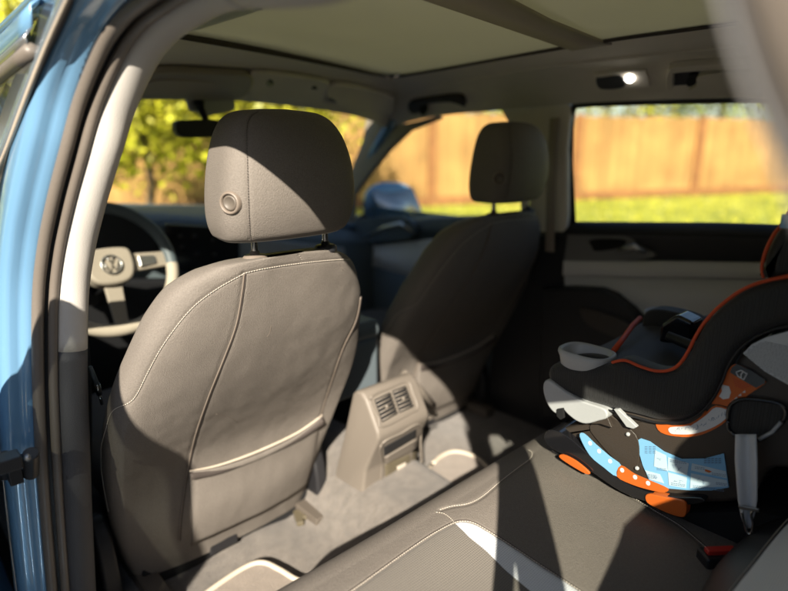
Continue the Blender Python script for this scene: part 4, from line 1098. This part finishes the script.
# steering wheel
wc = at(108, 268, 'y', .50); tilt = R(-24)
M3 = Matrix.Rotation(tilt, 3, 'X')
def wp(x, z, d=0): return wc+M3@V((x, d, z))
RW = .165
def arc_pts(a0, a1, n=36): return [wp(RW*math.cos(a0+(a1-a0)*i/n), RW*math.sin(a0+(a1-a0)*i/n)) for i in range(n+1)]
wheel_ = MB().tube(arc_pts(R(-4), R(184)), .0155, 12, False).build('steering_wheel', 'slate', car); wheel_['label'] = 'steering wheel beyond the driver seat'
MB().tube(arc_pts(R(184), R(356)), .0165, 12, False).build('lower_rim', 'ivory', wheel_)  # sunlit lower arc painted paler than the shaded upper rim
pp_ = [(-.058, .030), (-.035, .046), (.035, .046), (.058, .030), (.056, -.022), (.03, -.048), (-.03, -.048), (-.056, -.022)]
MB().prism([wp(x, z, -.03) for x, z in cat2(pp_, 4, True)], M3@V((0, .05, 0))).build('airbag_cover', 'beige', wheel_, bevel=.01)
for s_ in (-1, 1):
    MB().prism([wp(s_*.045, .030, -.012), wp(s_*.158, .026, .0), wp(s_*.158, -.014, .0), wp(s_*.045, -.022, -.012)], M3@V((0, .014, 0))).build('spoke', 'beige', wheel_, bevel=.004)
    MB().prism([wp(s_*.075, .018, -.018), wp(s_*.12, .016, -.012), wp(s_*.12, -.006, -.012), wp(s_*.075, -.012, -.018)], M3@V((0, .01, 0))).build('switch_pad', 'silver', wheel_, bevel=.003)
MB().prism([wp(-.022, -.05, -.008), wp(.022, -.05, -.008), wp(.016, -.158, 0), wp(-.016, -.158, 0)], M3@V((0, .012, 0))).build('lower_spoke', 'beige', wheel_, bevel=.003)
em = MB(); em.tube([wp(.024*math.cos(a), .024*math.sin(a), -.036) for a in [2*math.pi*i/30 for i in range(31)]], .0022, 6, False)
for pts in ([(-.009, .021), (0, .004), (.009, .021)], [(-.020, .008), (-.008, -.018), (0, .0), (.008, -.018), (.020, .008)]): em.tube([wp(x, z, -.036) for x, z in pts], .0018, 6)
em.build('emblem', 'silver', wheel_)
MB().tube([wp(0, 0, 0), wp(0, -.02, .20)], .04, 12).build('steering_column', 'black', wheel_)
# cabin mirror
mp2 = [at(x, y, 'y', .46) for x, y in cat2([(177, 122), (190, 120), (220, 120), (225, 123), (223, 134), (205, 137.5), (180, 136)], 4, True)]
cm = MB().prism(mp2, V((0, .03, 0))).build('rearview_mirror', 'black', car, bevel=.006)
MB().tube([at(207, 122, 'y', .49), at(200, 108, 'y', .55), at(198, 98, 'y', .58)], [.008, .012, .02], 10).build('mirror_stalk', 'black', cm)
MB().prism([at(x, y, 'y', .57) for x, y in ((186, 96), (235, 98), (236, 110), (210, 116), (190, 110))], V((0, .02, 0))).build('sensor_cover', 'plastic_grey', cm, bevel=.006)
# ================================================================== CHILD SEAT
ZB = .845
KS = .887
cs = thing('child_seat', 'black forward-facing child safety seat with orange piping and label stickers, strapped on the rear bench', 'child seat', (.209, -.743, .905))
OFF = V((-.35, .70, -ZB))
def csb(mb, name, m, bevel=0, seg=3, smooth=True, sub=0, solid=0, autosm=None):
    mb.v = [(v+OFF)*KS for v in mb.v]; return mb.build(name, m, cs, bevel=bevel*KS, seg=seg, smooth=smooth, sub=sub, solid=solid, autosm=autosm)
def Q(px, py, x=.12): return at(px, py, 'x', x)
# near and far fabric wings: traced outline, padded
wing = [(546, 371), (550, 366), (560, 363.5), (575, 365), (598, 366), (609, 363.5), (617, 361), (625, 361), (640, 367), (656, 371.5), (670, 370.5), (680, 364), (688, 352), (695, 338), (703, 325), (715, 311), (728, 300), (742, 290.5), (760, 283), (788, 277), (830, 272), (860, 290), (850, 318), (810, 322), (788, 326), (768, 331), (750, 340), (737, 352), (728, 366), (722, 382), (712, 400), (700, 413), (686, 420), (672, 422.5), (655, 422), (636, 417), (612, 411), (585, 404), (562, 396), (550, 388), (546, 378)]
wpx = cat2(wing, 4, True)
def padded(px, x0, x1, name, m, puff=.018, mirror=None, nr=5):
    # outline in the x0 plane; inset rings pushed outwards make a cushioned face
    pts = [Q(x, y, x0) for x, y in px]; c = sum(pts, V())/len(pts); n = len(pts)
    P2 = [V((0, p.y, p.z)) for p in pts]
    # inward normals
    nr_ = []
    area = sum(P2[i].y*P2[(i+1) % n].z-P2[(i+1) % n].y*P2[i].z for i in range(n))
    sgn = 1 if area > 0 else -1
    for i in range(n):
        t = (P2[(i+1) % n]-P2[i-1]).normalized(); nr_.append(V((0, -t.z, t.y))*sgn)
    m_ = MB(); rings = []
    for k in range(nr+1):
        a = k/nr*math.pi/2
        d = puff*(1-math.cos(a)); h = puff*math.sin(a)
        rings.append([V((x0+puff-h, P2[i].y+nr_[i].y*d, P2[i].z+nr_[i].z*d)) for i in range(n)])
    other = [[V((x1-puff+puff*math.sin(k/nr*math.pi/2), P2[i].y+nr_[i].y*puff*(1-math.cos(k/nr*math.pi/2)), P2[i].z+nr_[i].z*puff*(1-math.cos(k/nr*math.pi/2)))) for i in range(n)] for k in range(nr+1)]
    allr = rings[::-1]+other
    m_.grid(allr, closed_u=True)
    m_.f.append(tuple(range(n))); b_ = (len(allr)-1)*n; m_.f.append(tuple(b_+i for i in range(n)))
    return m_
mb_ = padded(wpx, .105, .165, 'w', 'x', .020); 
near = csb(mb_, 'side_wing', 'child_fabric', autosm=60); near['label'] = 'near black side wing edged in orange'
far = padded(wpx, .105, .165, 'w', 'x', .020); far.v = [v+V((.395, 0, 0)) for v in far.v]
csb(far, 'side_wing', 'child_fabric', autosm=60)
# piping along the top edge of both wings
pip = [(612, 363), (625, 361), (640, 367), (656, 371.5), (670, 370.5), (680, 364), (688, 352), (695, 338), (703, 325), (715, 311), (728, 300), (742, 290.5), (760, 283), (788, 277), (830, 272)]
for dx in (0, .395):
    csb(MB().tube([Q(x, y-.8, .112)+V((dx, 0, 0)) for x, y in cat2(pip, 8)], .0030, 8), 'piping', 'orange_piping')
csb(MB().tube([Q(x, y, .108) for x, y in cat2([(562, 396), (585, 404), (612, 411), (636, 417), (655, 422), (672, 422.5), (686, 420), (700, 413), (712, 400), (722, 382), (728, 366), (737, 352), (750, 340), (768, 331), (788, 326), (830, 321)], 6)], .0022, 8), 'lower_piping', 'black')
# upper head wing (right edge) with its own piping
hw = [(764, 279), (762, 266), (766, 250), (774, 234), (783, 222), (800, 190), (860, 180), (860, 275)]
mb_ = padded(cat2(hw, 4, True), .125, .185, 'w', 'x', .018)
csb(mb_, 'head_wing', 'child_fabric', autosm=60)
mb_ = padded(cat2(hw, 4, True), .125, .185, 'w', 'x', .018); mb_.v = [v+V((.345, 0, 0)) for v in mb_.v]; csb(mb_, 'head_wing', 'child_fabric', autosm=60)
csb(MB().tube([Q(x, y, .128) for x, y in cat2([(763.5, 278), (762, 266), (766, 250), (774, 234), (783, 222), (800, 190)], 6)], .0028, 8), 'head_wing_piping', 'orange_piping')
csb(MB().box(Q(786, 221, .126), (.01, .012, .02)), 'strap_guide', 'label_blue')
# seat pan and backrest between the wings
pan = MB(); rows = []
pr = [(-.47, .90), (-.50, .93), (-.56, .945), (-.64, .935), (-.72, .925), (-.78, .94), (-.83, 1.0), (-.87, 1.10), (-.905, 1.22), (-.925, 1.30)]
for y, z in cat2(pr, 5): rows.append([V((.15+.36*i/16, y, z-.012*math.sin(math.pi*i/16))) for i in range(17)])
csb(pan.grid(rows), 'seat_pad', 'child_fabric', solid=.03)
hb_ = MB(); rows = []
for j in range(15):
    t = j/14; e = max(.05, 1-abs(2*t-1)**3)**.5
    rows.append([V((.33+.15*e*math.copysign(abs(math.cos(q))**.6, math.cos(q)), -.955-.03*t+.045*e*math.copysign(abs(math.sin(q))**.6, math.sin(q)), 1.22+.25*t)) for q in [2*math.pi*i/24 for i in range(24)]])
csb(hb_.grid(rows, closed_u=True), 'head_pad', 'child_fabric')
csb(MB().prism([V((.14, -.90, .86)), V((.14, -.90, 1.25)), V((.14, -1.0, 1.42)), V((.14, -1.04, 1.40)), V((.14, -1.0, .86))], V((.38, 0, 0))), 'back_shell', 'brown_plastic', bevel=.015)
# harness buckle and straps
bk_ = Q(655, 360, .33)
csb(MB().prism([V((.33, p[0], p[1])) for p in ((-.60, .96), (-.60, 1.0), (-.63, 1.03), (-.665, 1.02), (-.67, .97))], V((.06, 0, 0))), 'harness_buckle', 'black_gloss', bevel=.008)
for x in (.27, .40):
    csb(MB().tube([V((x, -.64, 1.0)), V((x, -.72, .985)), V((x+.01, -.80, 1.05)), V((x+.01, -.88, 1.25))], [.010, .014, .014, .012], 8), 'harness_strap', 'black')
csb(MB().tube([Q(640, 318, .42), Q(632, 326, .35), Q(622, 340, .28), Q(614, 350, .20)], .006, 8), 'pad_edging', 'orange_piping')
csb(MB().prism([Q(x, y, .46) for x, y in cat2([(640, 330), (645, 312), (665, 310), (700, 322), (705, 350), (670, 360), (625, 352)], 4, True)], V((.05, 0, 0))), 'inner_pad', 'child_fabric', bevel=.015)
# cup holders
def cup(c, name='cup_holder', m='plastic_grey', label=None):
    rows = []; N = 40
    def ov(rx, ry, z, n=2.8):
        return [c+V((math.copysign(abs(math.cos(a))**(2/n), math.cos(a))*rx, math.copysign(abs(math.sin(a))**(2/n), math.sin(a))*ry, z)) for a in [2*math.pi*i/N for i in range(N)]]
    b = MB().grid([ov(.034, .045, -.05), ov(.041, .052, -.012), ov(.044, .056, -.003), ov(.043, .055, .003), ov(.039, .051, .005), ov(.035, .046, .001), ov(.033, .043, -.02), ov(.028, .036, -.05), ov(.002, .002, -.052)], closed_u=True)
    o = csb(b, name, m)
    if label: o['label'] = label
cup(Q(587, 352, .145)); cup(Q(668, 314, .56), m='plastic_grey')
# grey adjuster shell at the front
ga = [(543, 384), (546, 380), (552, 382), (564, 391), (582, 401), (600, 407), (606, 411), (607, 418), (598, 421), (586, 424), (576, 421), (567, 414), (562, 409), (557, 414), (551, 410), (546, 402), (543, 392)]
csb(MB().prism([Q(x, y, .098) for x, y in cat2(ga, 3, True)], V((.42, 0, 0))), 'front_handle', 'plastic_grey', bevel=.006)
csb(MB().prism([Q(x, y, .094) for x, y in ((556, 409), (563, 408), (564, 418), (560, 420), (556, 416))], V((.006, 0, 0))), 'handle_notch', 'void', bevel=.002)
csb(MB().prism([Q(x, y, .10) for x, y in ((613, 409), (618, 409), (637, 427), (633, 429), (626, 427))], V((.01, 0, 0))), 'frame_rail', 'plastic_grey', bevel=.002)
csb(MB().prism([Q(x, y, .10) for x, y in ((590, 424), (606, 414), (612, 428), (600, 424))], V((.01, 0, 0))), 'frame_web', 'brown_plastic', bevel=.002)
# base shell: dark brown body on black curved skid
bs_ = [(546, 436), (552, 431), (570, 427), (590, 420), (604, 413), (625, 410), (660, 415), (700, 402), (728, 378), (738, 358), (765, 340), (800, 330), (860, 330), (860, 470), (800, 470), (770, 470), (755, 492), (735, 502), (700, 503), (672, 500), (650, 493), (625, 481), (600, 467), (575, 452), (556, 444)]
mb_ = padded(cat2(bs_, 4, True), .118, .56, 'b', 'x', .010); base_bv = bvh_of(mb_)
csb(mb_, 'base_shell', 'brown_plastic', autosm=50)
sk_ = [(548, 430), (560, 432), (572, 440), (590, 456), (610, 473), (630, 485), (652, 493), (672, 497), (700, 498), (702, 503), (672, 505), (645, 501), (620, 491), (596, 475), (570, 458), (550, 447), (544, 438)]
csb(MB().prism([Q(x, y, .100) for x, y in cat2(sk_, 4, True)], V((.47, 0, 0))), 'curved_skid', 'black_gloss', bevel=.004)
lw = [(556, 455), (580, 462), (640, 499), (690, 512), (760, 512), (800, 520), (800, 545), (735, 552), (708, 545), (660, 515), (600, 481), (560, 462)]
csb(MB().prism([Q(x, y, .125) for x, y in lw], V((.42, 0, 0))), 'base_underside', 'void', bevel=.003)
# dark recess for the belt path with its rim
hol = [(728, 420), (730, 406), (742, 399), (762, 400), (780, 404), (786, 414), (776, 428), (758, 440), (742, 438), (730, 431)]
csb(MB().prism([Q(x, y, .117) for x, y in cat2(hol, 4, True)], V((-.0035, 0, 0))), 'belt_path', 'child_fabric', bevel=.001)
hp_ = [Q(x, y, .112) for x, y in cat2(hol, 5, True)]; csb(MB().tube(hp_+[hp_[0]], .0035, 8), 'belt_path_rim', 'black_gloss')
csb(MB().tube([Q(759, 439, .106), Q(772, 432, .106), Q(781, 422, .106)], .003, 8), 'rim_highlight', 'plastic_grey').name = 'belt_guide'  # pale tube paints the highlight along the recess rim
# stickers
def sticker(px, m, name, x=.1165, n=3, thick=.0012, smoothp=True):
    pts = [Q(a, b_, x) for a, b_ in (cat2(px, n, True) if smoothp else px)]
    return csb(MB().prism(pts, V((-thick, 0, 0))), name, m, smooth=False)
sticker([(580, 436), (584, 433), (596, 444), (610, 456), (621, 465), (617, 476), (604, 467), (590, 455)], 'label_blue', 'blue_sticker', .099)
sticker([(621, 465), (634, 473), (650, 480), (668, 488), (664, 492), (648, 489), (632, 484), (617, 476)], 'orange', 'orange_sticker', .099)
dots = MB()
for x, y in ((590, 443), (599, 451), (610, 461), (622, 470), (635, 477), (648, 483)):
    c = Q(x, y, .0975); dots.add([c+V((0, .0042*math.cos(a), .0048*math.sin(a))) for a in [i*math.pi/5 for i in range(10)]]+[c+V((.001, .0042*math.cos(a), .0048*math.sin(a))) for a in [i*math.pi/5 for i in range(10)]], [tuple(range(10))]+[(i, (i+1) % 10, 10+(i+1) % 10, 10+i) for i in range(10)])
csb(dots, 'sticker_symbols', 'label_white', smooth=False)
sticker([(636, 441), (641, 438), (650, 441), (664, 451), (682, 458.5), (705, 458), (724, 453), (729, 487), (712, 490), (692, 490), (668, 488), (650, 481), (643, 465)], 'label_blue', 'instruction_sticker', .1165, 3, .0012, False)
pn = MB()
for q in ([(655, 450), (666, 455), (668, 471), (654, 466)], [(668, 457), (689, 463), (687, 475), (668, 470)], [(668, 472), (687, 477), (686, 488), (669, 485)], [(692, 463), (726, 471), (727, 478), (691, 470)], [(691, 473), (727, 480), (728, 486), (690, 488)], [(645, 470), (660, 474), (664, 483), (650, 479)]):
    pn.prism([Q(a, b_, .1150) for a, b_ in q], V((-.0006, 0, 0)))
csb(pn, 'sticker_panels', 'label_panel', smooth=False)
pr_ = MB(); rp = random.Random(5)
def dash(x, y, L, h=.55, m=pr_, X=.1143, ang=.12):
    m.prism([Q(x, y, X), Q(x+L, y+L*ang, X), Q(x+L, y+L*ang+h, X), Q(x, y+h, X)], V((-.0003, 0, 0)))
for k in range(3):
    for i in range(5): dash(704+i*3.6, 458.2+k*2+i*.0, 2.6, .8, ang=-.1)
for k in range(5):
    x = 645; 
    for i in range(3): dash(x+i*4, 446+k*1.6, 2.6, .5)
# tiny pictograms on the panels
for (x, y) in ((659, 458), (675, 466), (680, 469), (675, 479), (681, 482), (698, 480), (705, 482), (655, 476)):
    pts = [Q(x+rp.uniform(-2.5, 2.5), y+rp.uniform(-2.5, 2.5), .1143) for _ in range(5)]; pr_.tube(pts, .0003, 4)
for (qx0, qy0, qx1, n_) in ((657, 467.5, 666, 2), (670, 459.5, 686, 2), (671, 482.5, 684, 2), (695, 466.2, 703, 2), (712, 472.5, 725, 2), (693, 485, 724, 2), (716, 482, 726, 2), (648, 474, 656, 3)):
    for k in range(n_):
        x = qx0
        while x < qx1: L = rp.uniform(.9, 2.2); dash(x, qy0+k*1.5+(x-qx0)*.14, L, .5, ang=.14); x += L+.6
csb(pr_, 'sticker_print', 'print', smooth=False)
q = MB(); q.prism([Q(a, b_, .1142) for a, b_ in ((705, 469), (709, 470), (712, 471.5), (709, 472.5), (705, 471))], V((-.0003, 0, 0))); csb(q, 'sticker_mark', 'orange', smooth=False)
# arc sticker under the wing
sticker([(656, 424), (660, 422), (672, 425), (690, 423), (705, 413), (716, 405), (733, 411), (726, 421), (712, 430), (695, 436), (676, 436), (661, 432)], 'orange', 'arc_sticker_border', .1165)
sticker([(670, 427), (690, 425), (706, 415), (716, 407), (730, 411.5), (724, 420), (711, 428), (694, 433.5), (677, 434), (670, 432.5)], 'label_white', 'arc_sticker', .1150, 3, .0006)
q = MB()
for i in range(20):
    x, y = 675+i*2.6, interp(675+i*2.6, [(675, 430), (695, 428), (710, 420), (728, 412)])
    q.tube([Q(x+rp.uniform(-1.5, 1.5), y+rp.uniform(-2.5, 2.5), .1142) for _ in range(3)], .00035, 4)
csb(q, 'arc_sticker_print', 'print', smooth=False)
csb(MB().tube([Q(x, y, .1140) for x, y in cat2([(690, 425), (700, 418), (706, 411), (704, 413)], 4)], .0012, 5), 'arc_arrow', 'orange')
# orange warning sticker with white figure
sticker([(727, 373), (731, 366), (738, 364), (752, 371), (765, 380), (764, 384), (749, 394), (735, 405), (728, 406), (719, 404), (711, 402), (717, 388)], 'orange', 'warning_sticker', .1160, 3)
sticker([(732, 367), (737, 363.5), (752, 370.5), (765, 379.5), (765, 383), (756, 387.5), (741, 379), (730, 372)], 'black_gloss', 'warning_sticker_head', .1145, 3, .0006, False)
q = MB(); q.prism([Q(a, b_, .1144) for a, b_ in ((721, 384), (729, 386), (731, 392), (729, 398), (723, 399), (719, 396), (722, 391))], V((-.0006, 0, 0)))
for i in range(4): q.prism([Q(a, b_, .1144) for a, b_ in ((730+i*4, 402-i*3.2), (733+i*4, 399.5-i*3.2), (733.4+i*4, 402-i*3.2))], V((-.0006, 0, 0)))
# lozenge mark
ring = [(741, 370), (747, 373.5), (743.5, 379.5), (738, 376), (736, 372), (741, 370)]
q.tube([Q(a, b_, .1135) for a, b_ in ring], .0011, 5); q.tube([Q(743, 371.5, .1135), Q(741, 374, .1135), Q(741, 378, .1135)], .0011, 5)
csb(q, 'warning_symbols', 'label_white', smooth=False)
q = MB()
for k in range(4):
    for i in range(6-k): dash(733+i*3.2+k*.6, 378+k*2.2+i*1.3, 2.3, .6, q, .1144, .35)
csb(q, 'warning_print', 'red', smooth=False)
# big text label at right
lab = [(743, 353), (752, 344), (766, 337), (788, 331), (830, 325), (830, 405), (788, 384), (765, 371)]
sticker(lab, 'label_white', 'text_sticker', .1165, 3, .0012, False)
q = MB()
for k in range(26):
    y0 = 338+k*1.85
    x = 742 
    while x < 822:
        L = rp.uniform(1.0, 3.4); yy = y0+(x-750)*.22
        if inpoly(x, yy-1.2, lab) and inpoly(x+L, yy+1.2, lab) and yy < 362+(x-745)*.47: dash(x, yy, L, .42, q, .1148, .22)
        x += L+.7
csb(q, 'text_sticker_print', 'print_dark', smooth=False)
# orange lever and level indicator
csb(MB().prism([Q(x, y, .095) for x, y in cat2([(645, 496), (650, 494), (668, 498), (683, 501), (686.5, 508), (684, 517), (672, 515), (658, 509), (647, 503)], 3, True)], V((.02, 0, 0))), 'release_lever', 'orange', bevel=.002)
csb(MB().prism([Q(x, y, .092) for x, y in cat2([(559, 457), (563, 454.5), (576, 461), (589, 472), (586, 474), (570, 465)], 3, True)], V((.004, 0, 0))), 'level_indicator', 'orange', bevel=.001)
for x, y in ((628, 434), (637, 468)): csb(MB().tube([Q(x, y, .117), Q(x, y, .110)], .0038, 12), 'screw', 'plastic_grey')
csb(MB().prism([Q(x, y, .117) for x, y in cat2([(604, 413), (616, 418), (636, 434), (640, 452), (637, 468), (628, 470), (614, 458), (598, 440), (590, 426)], 3, True)], V((-.003, 0, 0))), 'pivot_plate', 'brown_plastic', bevel=.002)
# anchor webbing with hook
ws_ = MB(); rows = []
for i in range(21):
    t = i/20; y = 434+94*t
    xl = interp(y, [(434, 735.5), (460, 735), (500, 738), (515, 741), (532, 746)]); xr = interp(y, [(434, 756), (460, 757), (500, 757), (515, 754), (532, 749)])
    rows.append([Q(xl+(xr-xl)*u, y, .098-.008*math.sin(math.pi*u*2+1)*.6-.012*math.sin(math.pi*t)) for u in [j/10 for j in range(11)]])
csb(ws_.grid(rows), 'anchor_strap', 'webbing', solid=.0018)
csb(MB().box(Q(749, 508, .084), (.006, .030, .006), Matrix.Rotation(R(-15), 3, 'X')), 'strap_buckle', 'steel', bevel=.001)
csb(MB().tube([Q(x, y, .085) for x, y in cat2([(742, 511), (744, 522), (747, 532), (751, 533), (753, 524), (751, 514), (755, 508)], 5)], .0022, 8), 'anchor_hook', 'steel')
